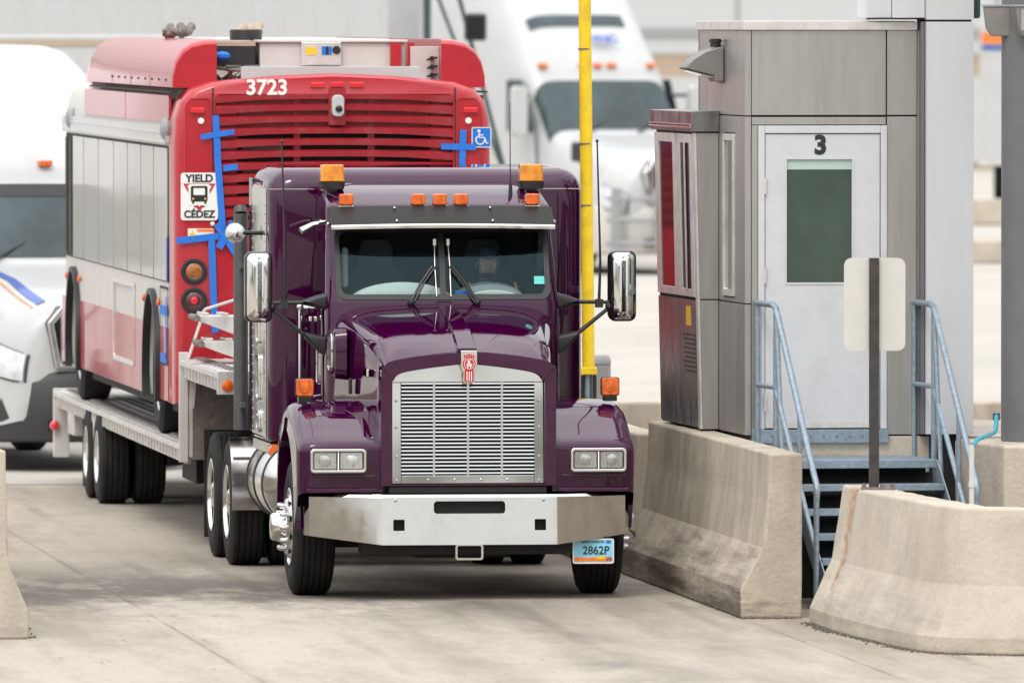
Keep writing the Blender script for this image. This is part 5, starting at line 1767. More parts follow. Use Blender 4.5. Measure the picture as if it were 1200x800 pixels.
    MB().loft([[(bx(3.6) - .034, y, 3.53), (bx(3.6) - .042, y, 3.54), (bx(3.6) - .042, y, 3.555), (bx(3.6) - .031, y, 3.56)] for y in (1.165, 3.185)]).build('cap_trim', 'alup', K)
    # ---- wall pack lamp
    wl = MB().prism([(-0.005, 3.885), (-0.075, 3.885), (-0.085, 3.93), (-0.31, 3.985), (-0.305, 4.0), (-0.24, 4.065), (-0.15, 4.12), (-0.05, 4.15), (-0.005, 4.15)], 'y', 0.92, 1.22)
    wo = wl.build('wall_lamp', 'lampgrey', K, bevel=0.014)
    MB().box(-0.002, 0.0, 0.88, 1.26, 3.87, 4.17).build('lamp_plate', 'lampgrey', wo)
    MB().cyl((-0.06, 1.0, 4.15), (-0.06, 1.0, 4.215), 0.042, n=14).cyl((-0.06, 1.0, 4.19), (-0.06, 1.0, 4.205), 0.052, n=14).build('photocell', 'black', wo)
    MB().prism([(-0.09, 3.925), (-0.29, 3.975), (-0.29, 3.97), (-0.09, 3.915)], 'y', 0.94, 1.20).build('lamp_lens', 'lens', wo)


build_booth(K)


def bl(x, y, z, a=BR):
    c, s = math.cos(a), math.sin(a)
    return Vector((BO.x + x * c - y * s, BO.y + x * s + y * c, z))


ped = MB().box(0.10, 3.4, -0.01, 3.4, 0.0, 1.198).build('concrete_plinth', 'conc', loc=BO, rot=(0, 0, BR), bevel=0.01)
tag(ped, 'concrete plinth carrying the booth behind the stairs', 'plinth')

# ---- galvanised stairs
SR = R(11)
S = thing('metal_staircase', 'galvanised steel stairs with pipe handrails leading up to the booth door', 'stairs', BO, SR)


def build_stairs(S):
    x0, x1 = 0.16, 1.27
    MB().box(0.05, x1 + .02, -0.93, -0.055, 1.015, 1.05).box(0.05, x1 + 0.02, -0.945, -0.931, 0.99, 1.052).build('landing', 'galv', S, bevel=0.004)
    for i in range(5):
        z = 0.877 - i * 0.173
        y = -0.95 - i * 0.255
        MB().box(x0, x1, y - 0.27, y - 0.012, z - 0.03, z).box(x0, x1, y - 0.284, y - 0.271, z - 0.045, z + 0.003).build('tread', 'galv', S, bevel=0.003)
    for xx in (x0 - 0.014, x1 + 0.004):
        MB().prism([(-0.95, 0.80), (-0.95, 1.05), (-2.35, 0.10), (-2.35, 0.0), (-2.13, 0.0)], 'x', xx, xx + 0.01).build('stringer', 'galv', S)
    MB().box(x0, x1, -0.60, -0.59, 0.0, 1.01).prism([(-0.72, 0.95), (-0.70, 0.95), (-2.06, 0.03), (-2.10, 0.03)], 'x', x0, x1).build('painted_riser_shade', 'seam', S)  # black sheets put in for the deep shade behind the open treads
    for xx in (0.085, x1 + 0.035):
        r = MB()
        zt = 2.215
        r.tube([(xx, -0.02, zt), (xx, -0.30, zt), (xx, -0.60, zt), (xx, -0.70, zt - 0.02), (xx, -0.78, zt - 0.08), (xx, -2.05, 0.985), (xx, -2.12, 0.93), (xx, -2.15, 0.87), (xx, -2.135, 0.80)], 0.024, 10)
        r.tube([(xx, -2.135, 0.82), (xx, -2.12, 0.0)], 0.022, 10)
        ro = r.build('handrail', 'galv', S, smooth=60)
        m = MB().tube([(xx, -0.05, zt - 0.62), (xx, -0.68, zt - 0.62), (xx, -0.80, zt - .70), (xx, -2.12, 0.42)], 0.020, 10)
        m.tube([(xx, -0.06, 1.03), (xx, -0.06, zt)], 0.022, 10).tube([(xx, -0.72, 0.85), (xx, -0.72, zt - .02)], 0.022, 10)
        m.tube([(xx, -1.55, 0.3), (xx, -1.55, 1.45)], 0.020, 10)
        m.tube([(xx, -0.74, zt - .1), (xx, -0.98, 0.86)], 0.019, 10)
        m.build('baluster', 'galv', S, smooth=60)
        MB().box(xx - 0.05, xx + 0.05, -2.18, -2.06, 0.0, 0.012).build('foot_plate', 'galvd', S)
        MB().sphere((xx, -2.13, 0.86), 0.031, 10).build('elbow_joint', 'galvd', S)


build_stairs(S)

# ---- columns
CC = thing('canopy_column', 'pale grey clad canopy column standing at the right corner of the booth', 'column', BO, BR)
MB().box(1.372, 1.735, -0.16, 0.32, 1.215, 4.345).build('shaft_cladding', 'colwhite', CC, bevel=0.004)
MB().box(1.34, 1.366, -0.10, 0.34, 1.215, 4.345).build('shaft_return', 'colgrey', CC)
MB().box(1.372, 1.735, -0.162, 0.32, 4.36, 8.6).build('upper_cladding', 'colwhite', CC, bevel=0.004)
MB().box(1.38, 1.72, -0.14, 0.3, 4.345, 4.36).build('joint', 'seam', CC)
bk = MB().box(1.12, 1.368, -0.10, 0.40, 4.375, 8.6).box(0.93, 1.117, -0.06, 0.38, 4.375, 8.6)
bk.build('bracket_box', 'colwhite', CC, bevel=0.004)
MB().box(1.0, 1.71, -0.09, 0.36, 4.362, 4.374).build('bracket_underside', 'seam', CC)
MB().box(1.745, 1.82, 0.0, 0.3, 4.37, 8.6).build('conduit', 'greencable', CC, bevel=0.02)
MB().box(1.42, 1.70, -0.05, 0.25, 0.0, 1.21).build('base', 'dark', CC)

bl_ = MB().box(0, 1.6, 0, 1.5, 0, 1.2).build('concrete_block', 'conc', loc=(3.655, 87.0, 0), rot=(0, 0, R(12)), bevel=0.025)
tag(bl_, 'concrete block under the round dark grey post at the right edge', 'block')
GP = thing('grey_post', 'dark grey round post with two flood lamps at the right edge', 'post', (3.96, 88.0, 0))
MB().lathe([(1.203, 0.0), (1.203, 0.285), (8.6, 0.285), (8.6, 0)], 'z', n=40).build('shaft', 'colgrey', GP, smooth=40)
MB().sphere((-0.1, -0.27, 2.84), 0.014, 8).build('bolt_head', 'alu', GP)
for q, (x, y, rz) in enumerate(((-0.325, -0.10, 0), (-0.11, -0.36, 0.2))):
    fl = MB().prism([(-0.10, 4.46), (0.11, 4.46), (0.10, 4.24), (-0.04, 4.235), (-0.08, 4.30)], 'y', -0.06, 0.10)
    fo = fl.build('flood_lamp', 'lampgrey', GP, loc=(x, y, 0), rot=(0, 0, rz), bevel=0.008)
    MB().box(-0.11, 0.12, -0.07, 0.11, 4.46, 4.475).build('lamp_rim', 'grey', fo)
    MB().box(-0.03, 0.08, 0.09, 0.14, 4.3, 4.4).build('lamp_arm', 'lampgrey', fo)
    if q:
        MB().box(-0.06, 0.09, -0.068, -0.061, 4.28, 4.44).build('lamp_lens', 'lens', fo)

hs = MB().tube(catmull([pt(1168, 486, 87.6), pt(1167.5, 500, 87.4), pt(1165, 507, 87.2), pt(1155, 511, 87.0), pt(1146, 515, 86.9), pt(1141, 522, 86.8)], 4), 0.017, 8)
ho_ = hs.build('cyan_hose', 'cyanhose', smooth=60)
tag(ho_, 'short cyan hose curving from the grey post to the white pipe', 'hose')
MB().tube([pt(1168, 484, 87.6), pt(1168, 492, 87.6)], 0.026, 8).build('hose_end', 'black', ho_)
wpz = pt(1139, 521, 86.8)
wpo = MB().cyl((wpz.x, wpz.y, 0), (wpz.x, wpz.y, wpz.z), 0.02, n=12).cyl((wpz.x, wpz.y, .9), (wpz.x, wpz.y, .94), 0.026, n=12).build('white_pipe', 'pvc')
tag(wpo, 'thin white upright pipe below the cyan hose beside the stairs', 'pipe')


# ================================================================== barriers
def barrier(label, path, prof, m_='conc', group='concrete traffic barriers', flip=1, loc=LO, rot=LANE, ms=1):
    b = MB()
    path = [Vector((p[0], p[1], 0)) for p in path]
    if ms > 1:
        path = catmull(path, ms)
    rings = []
    pr = [Vector((a, z, 0)) for a, z in prof]
    for i, p in enumerate(path):
        t0 = (path[i] - path[max(i - 1, 0)])
        t1 = (path[min(i + 1, len(path) - 1)] - path[i])
        t = (t0.normalized() if t0.length else t1.normalized()) + (t1.normalized() if t1.length else t0.normalized())
        t.normalize()
        nrm = Vector((-t.y, t.x, 0)) * flip
        rings.append([(p.x + nrm.x * o_.x, p.y + nrm.y * o_.x, o_.y) for o_ in pr])
    b.loft(rings)
    o = b.build('concrete_barrier', m_, loc=loc, rot=(0, 0, rot), bevel=0.016, seg=2, smooth=14)
    # edges and faces wobble a little, as cast and chipped concrete does
    sb = o.modifiers.new('cuts', 'SUBSURF')
    sb.subdivision_type = 'SIMPLE'
    sb.levels = sb.render_levels = 3
    tx = bpy.data.textures.new('wear', 'CLOUDS')
    tx.noise_scale = 0.22
    dm = o.modifiers.new('wear', 'DISPLACE')
    dm.texture = tx
    dm.strength = 0.012
    dm.mid_level = 0.5
    tag(o, label, 'barrier', group)
    return o


PF = [(0, 0), (0, 0.215), (0.165, 0.515), (0.205, 0.86), (0.215, 1.20), (0.455, 1.20), (0.455, 0)]
vs_ = [-2.81 + i * 0.69 for i in range(11)]
barrier('tire scuffed concrete barrier in front of the booth, right beside the truck', [(1.67, v) for v in vs_[::-1]], PF, 'concd')
PF2 = [(0, 0), (0, 0.215), (0.165, 0.515), (0.215, 1.09), (0.455, 1.09), (0.455, 0)]
barrier('concrete barrier behind the truck fender, half hidden beyond the booth barrier', [(1.60, v) for v in (11, 9, 7, 5.5, 4.22)], PF2, 'conc')
PF3 = [(0, 0), (0, 0.2), (0.20, 0.52), (0.155, 1.30), (0.40, 1.30), (0.40, 0)]
PF3 = [(0, 0), (0, 0.2), (0.14, 0.52), (0.165, 1.33), (0.40, 1.33), (0.40, 0)]
barrier('concrete barrier end cut off by the left edge of the picture', [(-3.70, v) for v in (-5.0, -3.8, -2.5, 0, 4, 8, 12)], PF3, 'conc')
PF4 = [(0, 0), (0, 0.115), (0.16, 0.47), (0.245, 1.0), (0.52, 1.0), (0.52, 0)]
rbp = [(x + 0.125, y) for x, y in [(2.03, 84.75), (2.10, 84.1), (2.19, 83.4), (2.41, 82.2), (2.68, 80.95), (2.96, 80.60), (3.48, 80.40), (4.3, 80.2), (5.4, 80.05)]]
RB = barrier('curved pale concrete barrier in the right foreground with the sign post on top', rbp, PF4, 'conc', loc=(0, 0, 0), rot=0, ms=2)
# rust run-off below the sign post
fb = barrier('tan concrete wall across the lane behind the truck at the yellow pole', [(0.0, 0), (1.2, 0), (2.4, 0), (4.2, 0)], [(0, 0), (0.0, 0.9), (0.02, 1.07), (0.4, 1.07), (0.4, 0)], 'concd', loc=(0.55, 100.4, 0), rot=R(2))
M['rust'] = mat('rust_stain', (0.50, 0.19, 0.04), 0.85, var=0.3, vs=18)
nt = M['rust'].node_tree
tcr = nn(nt, 'ShaderNodeTexCoord')
nr3 = nn(nt, 'ShaderNodeTexNoise')
nr3.inputs['Scale'].default_value = 16
nr3.inputs['Detail'].default_value = 5
mr3 = nn(nt, 'ShaderNodeMapRange')
mr3.inputs['From Min'].default_value = 0.40
mr3.inputs['From Max'].default_value = 0.66
mr3.inputs['To Max'].default_value = 0.85
nt.links.new(tcr.outputs['Object'], nr3.inputs['Vector'])
nt.links.new(nr3.outputs['Fac'], mr3.inputs['Value'])
nt.links.new(mr3.outputs[0], nt.nodes['Principled BSDF'].inputs['Alpha'])
rp_ = catmull([Vector((p[0], p[1], 0)) for p in rbp], 2)
i_ = 2
tg = (rp_[i_ + 1] - rp_[i_ - 1]).normalized()
nr_ = Vector((-tg.y, tg.x, 0))
rs = MB()
ring_ = []
for o_, z, wd in ((0.42, 1.010, 0.14), (0.25, 1.010, 0.16), (0.236, 0.985, 0.15), (0.20, 0.74, 0.11), (0.154, 0.47, 0.08), (0.075, 0.275, 0.03)):
    q_ = rp_[i_] + nr_ * (o_ - 0.010) + Vector((0, 0, z))
    ring_.append([q_ - tg * wd, q_ - tg * wd * .3, q_ + tg * wd * 0.2, q_ + tg * wd])
rso = rs.loft(ring_, closed=False, caps=False).build('rust_streak', 'rust', RB)

# loose grit swept against the feet of the barriers
gv = MB()
M['grit'] = mat('grit', (0.12, 0.10, 0.08), 0.95, var=0.5, vs=40)
foot = [(Vector((p.x, p.y, 0)), 0) for p in rp_]
segs = [(rp_[i], rp_[i + 1]) for i in range(len(rp_) - 1)]
cb0 = [lane(1.67, v) for v in (-2.85, -1, 1, 3)]
segs += [(cb0[i], cb0[i + 1]) for i in range(3)] * 2
segs += [(lane(1.67, -2.84), lane(2.12, -2.84))]
segs += [(lane(-3.70, -4.9), lane(-3.70, -2))] * 2
for k in range(900):
    a_, b_ = random.choice(segs)
    p = a_.lerp(b_, random.random())
    tn = (b_ - a_).normalized()
    nr2 = Vector((tn.y, -tn.x, 0)) if a_.x > -2 else Vector((-tn.y, tn.x, 0)) * -1
    p = p + nr2 * (abs(random.gauss(0, 0.035)) + 0.0)
    r_ = random.uniform(0.004, 0.013)
    gv.sphere((p.x, p.y, r_ * .5), r_, 5, sc=(random.uniform(.7, 1.5), random.uniform(.7, 1.5), random.uniform(.5, 1)))
gv.build('gravel', 'grit', smooth=0, kind='stuff')

# ---- sign seen from behind
sp = pt(1024.5, 572, 83.9)
SG = thing('road_sign', 'back of a blank white rounded sign on a dark steel post', 'sign', (sp.x, sp.y, 0), R(1))
MB().box(-0.036, 0.036, -0.02, 0.02, 1.0, 2.66).build('post', 'postdark', SG, bevel=0.004)
MB().box(-0.09, 0.15, -0.07, 0.07, 1.0, 1.02).build('base_plate', 'galvd', SG, bevel=0.003)
k = MB()
for x in (-0.07, 0.06, 0.13):
    for y in (-0.05, 0.05):
        k.cyl((x, y, 1.02), (x, y, 1.045), 0.014, n=6)
k.build('anchor_bolt', 'galvd', SG)
MB().prism(rrect(-0.215, 0.225, 1.995, 2.66, 0.055), 'y', 0.022, 0.026).build('sign_plate', mat('sign_back', (0.62, 0.61, 0.57), 0.4, 0.3, var=0.06), SG)

# ---- yellow pole and cabinet
yp = pt(688, 440, 99.0)
YP = thing('yellow_pole', 'tall thin yellow pole rising behind the truck', 'pole', (yp.x, yp.y, 0))
ptb = MB().tube([(0.012, 0, 1.42), (0.0, 0, 2.5), (-0.02, 0, 4.5), (-0.04, 0, 7.2)], 0.053, 16)
cl = MB().box(-0.075, 0.085, -0.07, 0.07, 1.36, 1.42).box(-0.075, 0.085, -0.07, 0.07, 1.10, 1.14)
co_ = cl.build('clamp', 'yellow', YP, bevel=0.008)
MB().box(-0.07, -0.03, -0.05, 0.05, 1.145, 1.355).box(0.045, 0.08, -0.05, 0.05, 1.145, 1.355).build('clamp_bar', 'black', co_)
MB().cyl((0.005, 0, 0), (0.005, 0, 1.4), 0.035, n=14).build('stub', 'galv', YP)
for z in (2.78, 3.3, 4.1):
    ptb.cyl((-0.005 - .01 * (z - 2.5), 0, z), (-0.005 - .01 * (z - 2.5), 0, z + .015), 0.056, n=16, m=1)
ptb.build('pole_tube', ['yellow', 'galvd'], YP, smooth=60)
cb_ = pt(704, 430, 99.8)
ub = MB().loft([[(x, y, z) for x, y in rrect(-0.095, 0.085, -0.12, 0.12, 0.03)] for z in (0, 1.42)]).loft([[(x * q, y * q, z) for x, y in rrect(-0.095, 0.085, -0.12, 0.12, 0.03)] for z, q in ((1.421, 1.03), (1.46, 1.02), (1.50, 0.8))])
uo = ub.build('utility_cabinet', 'grey', loc=(cb_.x, cb_.y, 0), bevel=0.008)
tag(uo, 'small grey utility cabinet beside the foot of the yellow pole', 'cabinet')


# ================================================================== white trucks behind
M['wsglass'] = mat('windscreen_teal', (0.028, 0.05, 0.055), 0.22, coat=0.0, var=0.6, vs=1.2)


M['headsilver'] = mat('headlamp_silver', (0.75, 0.77, 0.80), 0.12, 0.5, coat=1.0, var=0.3, vs=7)


def white_truck(name, label, loc, rz, sc, guard=False, stripe=False, blackbump=True):
    o = thing(name, label, 'truck', loc, rz)
    o.scale = (sc, sc, sc)
    ST = [(0.0, .66, .62, 1.46, 3), (0.06, .82, .50, 1.60, 3.2), (0.25, .98, .45, 1.69, 3.6), (0.6, 1.05, .45, 1.76, 4), (1.2, 1.06, .45, 1.84, 4.5), (1.9, 1.08, .45, 1.93, 7), (2.08, 1.08, .45, 1.97, 9),
          (2.72, 1.06, .45, 2.74, 10), (2.80, 1.12, .45, 2.90, 8), (3.3, 1.15, .45, 3.40, 6), (4.0, 1.19, .45, 3.88, 6), (4.6, 1.22, .45, 4.05, 6), (5.0, 1.23, .45, 4.09, 6), (6.4, 1.23, .45, 4.10, 6), (6.45, 1.2, .5, 4.05, 6)]

    if guard:
        ST = [(y, hw, zb, zt + 0.36 * min(1, max(0, (y - 2.8) / 1.6)), p) for y, hw, zb, zt, p in ST]

    else:
        ST = [(y, hw + (.03 if y > 3 else 0), zb, zt, 14 if y > 3 else p) for y, hw, zb, zt, p in ST]

    def S_(y, a, off=0.0):
        for i in range(len(ST) - 1):
            if ST[i][0] <= y <= ST[i + 1][0]:
                t = (y - ST[i][0]) / (ST[i + 1][0] - ST[i][0])
                hw, zb, zt, p = [ST[i][k] + (ST[i + 1][k] - ST[i][k]) * t for k in range(1, 5)]
                break
        c, s = math.cos(R(a)), math.sin(R(a))
        x = (hw + off) * math.copysign(abs(c) ** (2 / p), c)
        z = zb + (zt + off - zb) * max(s, 0) ** (2 / p)
        return (x, y - off * .5, z)
    ys = []
    for i in range(len(ST) - 1):
        for k in range(3):
            ys.append(ST[i][0] + (ST[i + 1][0] - ST[i][0]) * k / 3)
    ys.append(ST[-1][0])
    an = [180 - i * 4 for i in range(46)]
    b = MB().loft([[S_(y, a) for a in an] for y in ys])
    b.build('body', 'white', o, smooth=42)

    def patch(nm, m_, y0, y1, a0, a1, off=0.012, nny=6, na=14, par=o):
        q = MB().loft([[S_(y0 + (y1 - y0) * i / nny, a0 + (a1 - a0) * k / na, off) for k in range(na + 1)] for i in range(nny + 1)], closed=False, caps=False)
        return q.build(nm, m_, par, smooth=60)
    patch('windshield', 'wsglass', 2.12, 2.69, 147, 33)
    if not guard:
        patch('windshield_shade', 'black', 2.60, 2.70, 146, 34, 0.018)
    for sx in (-1, 1):
        MB().prism([(2.45, 2.00), (3.34, 2.00), (3.34, 2.72), (2.84, 2.72)], 'x', sx * 1.150, sx * 1.172).build('side_window', 'wsglass', o)
        MB().prism([(2.40, 0.62), (3.36, 0.62), (3.36, 1.97), (2.5, 1.97)], 'x', sx * 1.105, sx * 1.118).build('door', 'white', o, bevel=0.02)
        # mirrors
        mo = MB().loft([[(sx * 1.38 + x, y, 2.28 + z) for x, z in rrect(-0.11, 0.11, -0.36, 0.36, 0.08)] for y in (2.36, 2.45, 2.52)]).build('mirror', 'white' if guard else 'truckblk', o, bevel=0.02)
        MB().tube([(sx * 1.1, 2.7, 2.5), (sx * 1.36, 2.5, 2.5)], 0.025, 6).tube([(sx * 1.1, 2.7, 2.05), (sx * 1.36, 2.5, 2.05)], 0.025, 6).build('mirror_arm', 'truckblk', mo)
        MB().tube([(sx * 0.98, 0.95, 1.45), (sx * 1.16, 0.9, 1.62)], 0.02, 6).loft([[(sx * 1.18 + x, y, 1.72 + z) for x, z in rrect(-0.07, 0.07, -0.14, 0.14, 0.04)] for y in (0.86, 0.94)]).build('hood_mirror', 'truckblk', o, bevel=0.01)
        # headlights: swept lens on the corner
        h = patch('headlight', 'headsilver', 0.05, 0.48, 90 - sx * 80, 90 - sx * 66, 0.026, 6, 6)
        patch('headlight_surround', 'truckblk', 0.04, 0.50, 90 - sx * 80.6, 90 - sx * 65.2, 0.010, 6, 6, h)
        # wheels
        for y in (1.25, 5.6):
            t = MB().lathe([(-.14, .30), (-.15, .40), (-.13, .48), (-.10, .515), (.10, .515), (.13, .48), (.15, .40), (.14, .30)], 'x', n=36)
            wo = t.build('wheel', 'rubber', o, loc=(sx * 1.02, y, .515), smooth=40)
            MB().lathe([(sx * a, r_) for a, r_ in ((0, .2), (.12, .29), (.15, .30), (.13, .26), (.08, .2), (.10, .1), (.17, .09), (.18, 0))], 'x', n=28).build('rim', 'alup', wo, smooth=40)
            # dark wheel opening
            MB().prism([(y + 0.66 * math.cos(R(a)), 0.5 + 0.66 * math.sin(R(a))) for a in range(-10, 191, 10)], 'x', sx * 1.0, sx * (1.062 if y < 2 else 1.2)).build('wheel_arch', 'truckblk', o)
        MB().box(*sorted((sx * .9, sx * 1.22)), 2.3, 4.9, 0.32, 0.62).build('side_skirt', 'white', o, bevel=0.03)
    # grille: tall chrome bars in a dark opening
    gz = [(-0.50, 1.0), (0.50, 1.0), (0.58, 1.44), (0.44, 1.60), (-0.44, 1.60), (-0.58, 1.44)]
    go_ = MB().prism(gz, 'y', -0.045, 0.15).build('grille', 'blackg', o, bevel=0.02)
    gb = MB()
    for i in range(9):
        x = -0.44 + i * 0.11
        gb.box(x - 0.012, x + 0.012, -0.06, -0.046, 1.03, 1.57)
    gb.build('grille_bar', 'alup', go_)
    MB().frame(gz, [(x * 0.9, 1.3 + (z - 1.3) * 0.88) for x, z in gz], 'y', -0.07, -0.02).build('grille_rim', 'alup', go_, bevel=0.01)
    # bumper
    rg = []
    for x in [i / 8 for i in range(-8, 9)]:
        xx = x * 1.10
        yb = -0.12 + 0.55 * abs(x) ** 3.2
        rg.append([(xx, yb + 0.04, 0.30), (xx, yb - 0.02, 0.52), (xx, yb + 0.0, 0.86), (xx, yb + 0.07, 0.97), (xx, yb + 0.35, 0.97), (xx, yb + 0.3, 0.28)])
    bu = MB().loft(rg).build('bumper', 'truckblk' if blackbump else 'whited', o, bevel=0.02)
    MB().box(-0.6, 0.6, -0.15, -0.125, 0.40, 0.50).build('bumper_slot', 'blackg', bu)
    # visor lamps
    for x in ((-0.85, -0.22, 0.0, 0.22, 0.85) if guard else (-0.30, 0.30)):
        z = 2.93
        MB().box(x - 0.065, x + 0.065, 2.74, 2.86, z - 0.025, z + 0.03).build('marker_lamp', 'signo' if guard else 'amber', o, bevel=0.01)
    MB().box(-1.0, 1.0, 0.6, 6.2, 0.35, 0.62).build('chassis', 'dark', o)
    wpb = MB().tube([(-0.5, 2.04, 1.98), (0.05, 2.3, 2.22)], 0.015, 5).tube([(0.3, 2.04, 1.98), (0.8, 2.3, 2.22)], 0.015, 5)
    wpb.build('wiper', 'black', o)
    if not guard:
        for m_, w0, w1, sh in (('stripeb', 3.0, 7.0, 0), ('stripeo', 1.0, 1.4, 7.5)):
            b_ = MB()
            b_.loft([[S_(0.22 + 1.7 * t, 113 - 17 * t + sh + k * (w1 + (w0 - w1) * t), 0.010) for k in (-.5, -.25, 0, .25, .5)] for t in [i / 12 for i in range(13)]], closed=False, caps=False)
            b_.build('hood_stripe', m_, o, smooth=60)
    if guard:
        # tubular deer guard in front of the grille
        gd = MB()
        for z in (0.45, 0.78, 1.08):
            gd.tube([(-1.1, 0.05, z), (-0.8, -0.28, z), (0, -0.34, z), (0.8, -0.28, z), (1.1, 0.05, z)], 0.03, 8)
        for x in (-1.0, -0.45, 0.45, 1.0):
            yb = -0.3 if abs(x) < .9 else -0.06
            gd.box(x - 0.06, x + 0.06, yb - 0.05, yb + 0.05, 0.36, 1.22)
        gd.build('deer_guard', 'grey', o, smooth=40)
        patch('roof_window', 'wsglass', 3.27, 3.43, 112, 80, 0.016)
    return o


M['blk'] = M['truckblk']
vd = 13728 / 69.5
Vt = white_truck('white_semi_truck', 'white semi truck with roof window and deer guard waiting behind the yellow pole', ((796 - 600) / 69.5, vd, 0), R(24), 1.2, guard=True, blackbump=False)
t_ = text('fairing_lettering', 'VNC', 0.20, 'stripeb', Vt, (0.20, 2.99, 3.30), rot=(R(43), 0, 0), bold=0.01)
Lt = white_truck('white_semi_truck', 'white semi truck with black bumper and blue stripe at the left edge behind the trailer', (-3.93, 112.7, 0), R(20), 1.0)
def box_trailer(label, loc, rz, sc, ln, stripe_=None, hgt=4.1):
    o = thing('box_trailer', label, 'trailer', loc, rz)
    o.scale = (sc, sc, sc)
    r = MB().box(-1.3, 1.3, 0, ln, 1.125, hgt)
    for i in range(int(ln / 1.2)):
        for sx in (-1, 1):
            r.box(*sorted((sx * 1.3, sx * 1.308)), 0.3 + i * 1.2, 0.33 + i * 1.2, 1.14, hgt - 0.05, m=1)
    r.build('box', ['white', 'alu'], o)
    MB().box(-1.31, 1.31, -0.01, ln, 1.0, 1.12).build('bottom_rail', 'alu', o)
    MB().box(-0.5, 0.5, 0.5, ln, 0.7, 1.0).build('underframe', 'dark', o)
    for y in (ln - 1.2, ln - 2.5):
        for sx in (-1, 1):
            t = MB().lathe([(-.28, .3), (-.3, .42), (-.26, .5), (.26, .5), (.3, .42), (.28, .3)], 'x', n=28)
            wo = t.build('wheel', 'rubber', o, loc=(sx * 1.0, y, .5), smooth=40)
            MB().lathe([(sx * .2, .2), (sx * .27, .29), (sx * .26, .2), (sx * .28, 0)], 'x', n=24).build('rim', 'alu', wo)
    MB().box(-0.9, 0.9, ln - 3.2, ln - 3.15, 0.2, 1.0).build('mud_flap', 'dark', o)
    if stripe_:
        z0 = 0
        for m_, za, zb in stripe_:
            for sx in (-1, 1):
                MB().box(*sorted((sx * 1.309, sx * 1.314)), 0.1, ln - .1, za, zb).build('side_stripe', m_, o)
            MB().box(-1.25, 1.25, -0.016, -0.012, za, zb).build('front_stripe', m_, o)
    return o


c24, s24 = math.cos(R(24)), math.sin(R(24))
q = 7.3 * 1.2
box_trailer('white box trailer coupled behind the white semi truck with the deer guard', ((796 - 600) / 69.5 - q * s24, vd + q * c24, 0), R(24), 1.2, 15.5)
c17, s17 = math.cos(R(20)), math.sin(R(20))
box_trailer('white box trailer coupled behind the white semi truck at the left edge', (-3.93 - 7.2 * s17, 112.7 + 7.2 * c17, 0), R(20), 1.0, 15.5, hgt=4.08)
box_trailer('white box trailer with orange and blue stripes seen between the two columns', (pt(1216, 100, 262).x, 262, 0), R(-4), 1.0, 14.0, stripe_=(('stripeo', 3.72, 3.98), ('stripeb', 3.58, 3.68)))

box_trailer('white box trailer with a tan top rail parked behind the left end of the bus', (-5.75, 152, 0), R(1.5), 1.0, 14.0, stripe_=(('tan', 3.98, 4.06),))
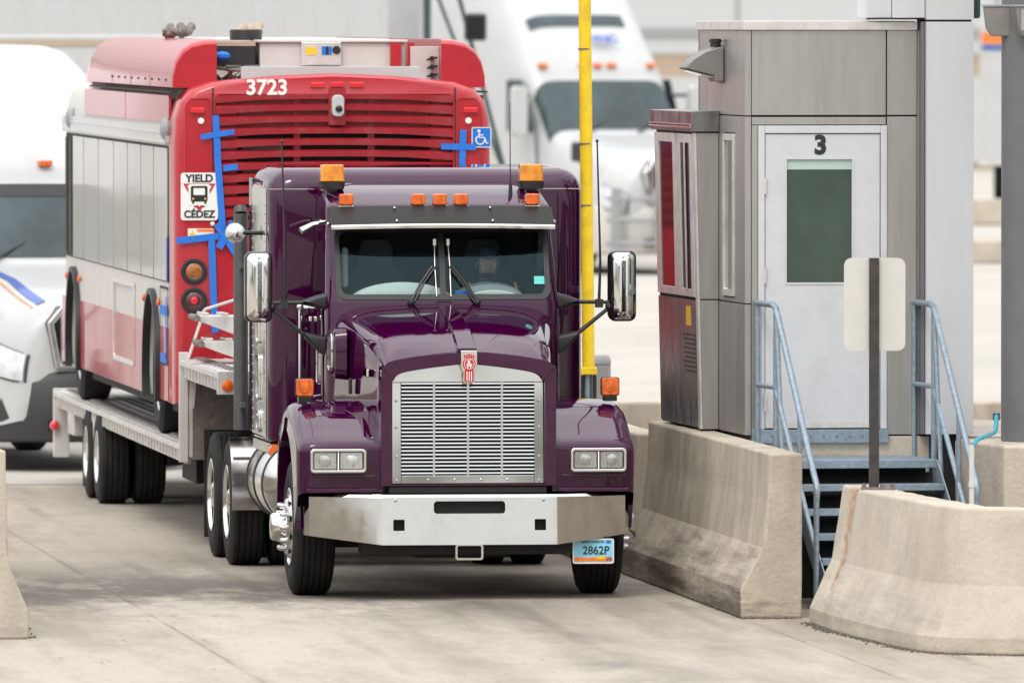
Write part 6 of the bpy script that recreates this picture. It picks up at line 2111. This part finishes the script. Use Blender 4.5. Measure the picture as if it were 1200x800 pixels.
# slim leaning post with a boxy mirror, and an upright dark post, behind the bus
a, b_ = pt(632, 330, 178), pt(527, -45, 178)
a.z = 0
mp_ = thing('leaning_post', 'thin dark leaning post carrying a boxy black mirror above the bus roof', 'post', (a.x, a.y, 0))
MB().tube([(0, 0, 0), b_ - Vector((a.x, a.y, 0))], 0.035, 8).build('shaft', 'greencable', mp_)
mm = pt(557, 32, 177.8) - Vector((a.x, a.y, 0))
MB().box(mm.x - 0.17, mm.x + 0.17, mm.y - 0.1, mm.y + 0.1, mm.z - 0.21, mm.z + 0.21).build('mirror_box', 'truckblk', mp_, bevel=0.05)
MB().box(mm.x - 0.13, mm.x + 0.13, mm.y - 0.108, mm.y - 0.102, mm.z - 0.17, mm.z + 0.17).build('mirror_glass', 'blackg', mp_)
dp = pt(500.5, 40, 182)
dpo = MB().box(-0.06, 0.06, -0.06, 0.06, 0, 5.2).build('dark_post', 'greencable', loc=(dp.x, dp.y, 0))
tag(dpo, 'dark upright post standing behind the right end of the bus roof', 'post')
a2, b2 = pt(537, 60, 184), pt(507, -20, 184)
d2 = (a2 - b2) / (b2.z - a2.z) * a2.z
a2b = a2 + d2
lp2 = MB().tube([(0, 0, 0), b2 - a2b], 0.03, 8).build('leaning_brace', 'greencable', loc=(a2b.x, a2b.y, 0))
tag(lp2, 'thin slanting dark brace left of the boxy black mirror', 'brace')


# ================================================================== warehouse far behind
M['clad'] = mat('white_cladding', (0.50, 0.52, 0.52), 0.5, var=0.02, vs=0.3)
M['band'] = mat('grey_band', (0.30, 0.31, 0.31), 0.5)
WH = thing('white_warehouse', 'long white metal warehouse with a grey band and tan block base in the background', 'warehouse', (0, 330, 0), R(-1))
sm_ = MB().box(-75, 70, 0, 30, 3.25, 9.5)
for i in range(40):
    x = -74 + i * 3.65
    sm_.box(x, x + 0.10, -0.03, -0.001, 4.0, 9.4, m=1)
sm_.build('metal_wall', ['clad', 'band'], WH)
MB().box(-75.1, 70.1, -0.06, -0.002, 3.72, 3.98).build('wall_band', 'band', WH)
MB().box(-75, 70, 0.05, 30, 2.95, 3.25).build('eave_gap', 'tan', WH)
bs = MB().box(-75, 70, -0.1, 29, 0, 2.95)
bs.build('base_wall', 'tan', WH)
for i in range(14):
    x = -60 + i * 9
    dd = MB().box(x, x + 2.6, -0.13, -0.101, 0.2, 2.6).build('dock_door', 'clad', WH)
MB().box(-75.2, 70.2, -0.25, 30, 9.5, 9.8).build('roof_edge', 'band', WH)
# low kerb walls across the far apron
for i, (d_, lab, hh) in enumerate(((243, 'low pale concrete kerb wall on the far apron, the farther one', 0.55), (206, 'low pale concrete kerb wall on the far apron, the nearer one', 0.42))):
    kb = MB().box(0.0, 26, 0, 0.4, 0, hh).build('kerb_wall', 'conc', loc=(pt(850, 0, d_).x, d_, 0), rot=(0, 0, R(1)), bevel=0.05)
    tag(kb, lab, 'kerb wall', 'kerb walls on the far apron')

bpy.context.view_layer.update()
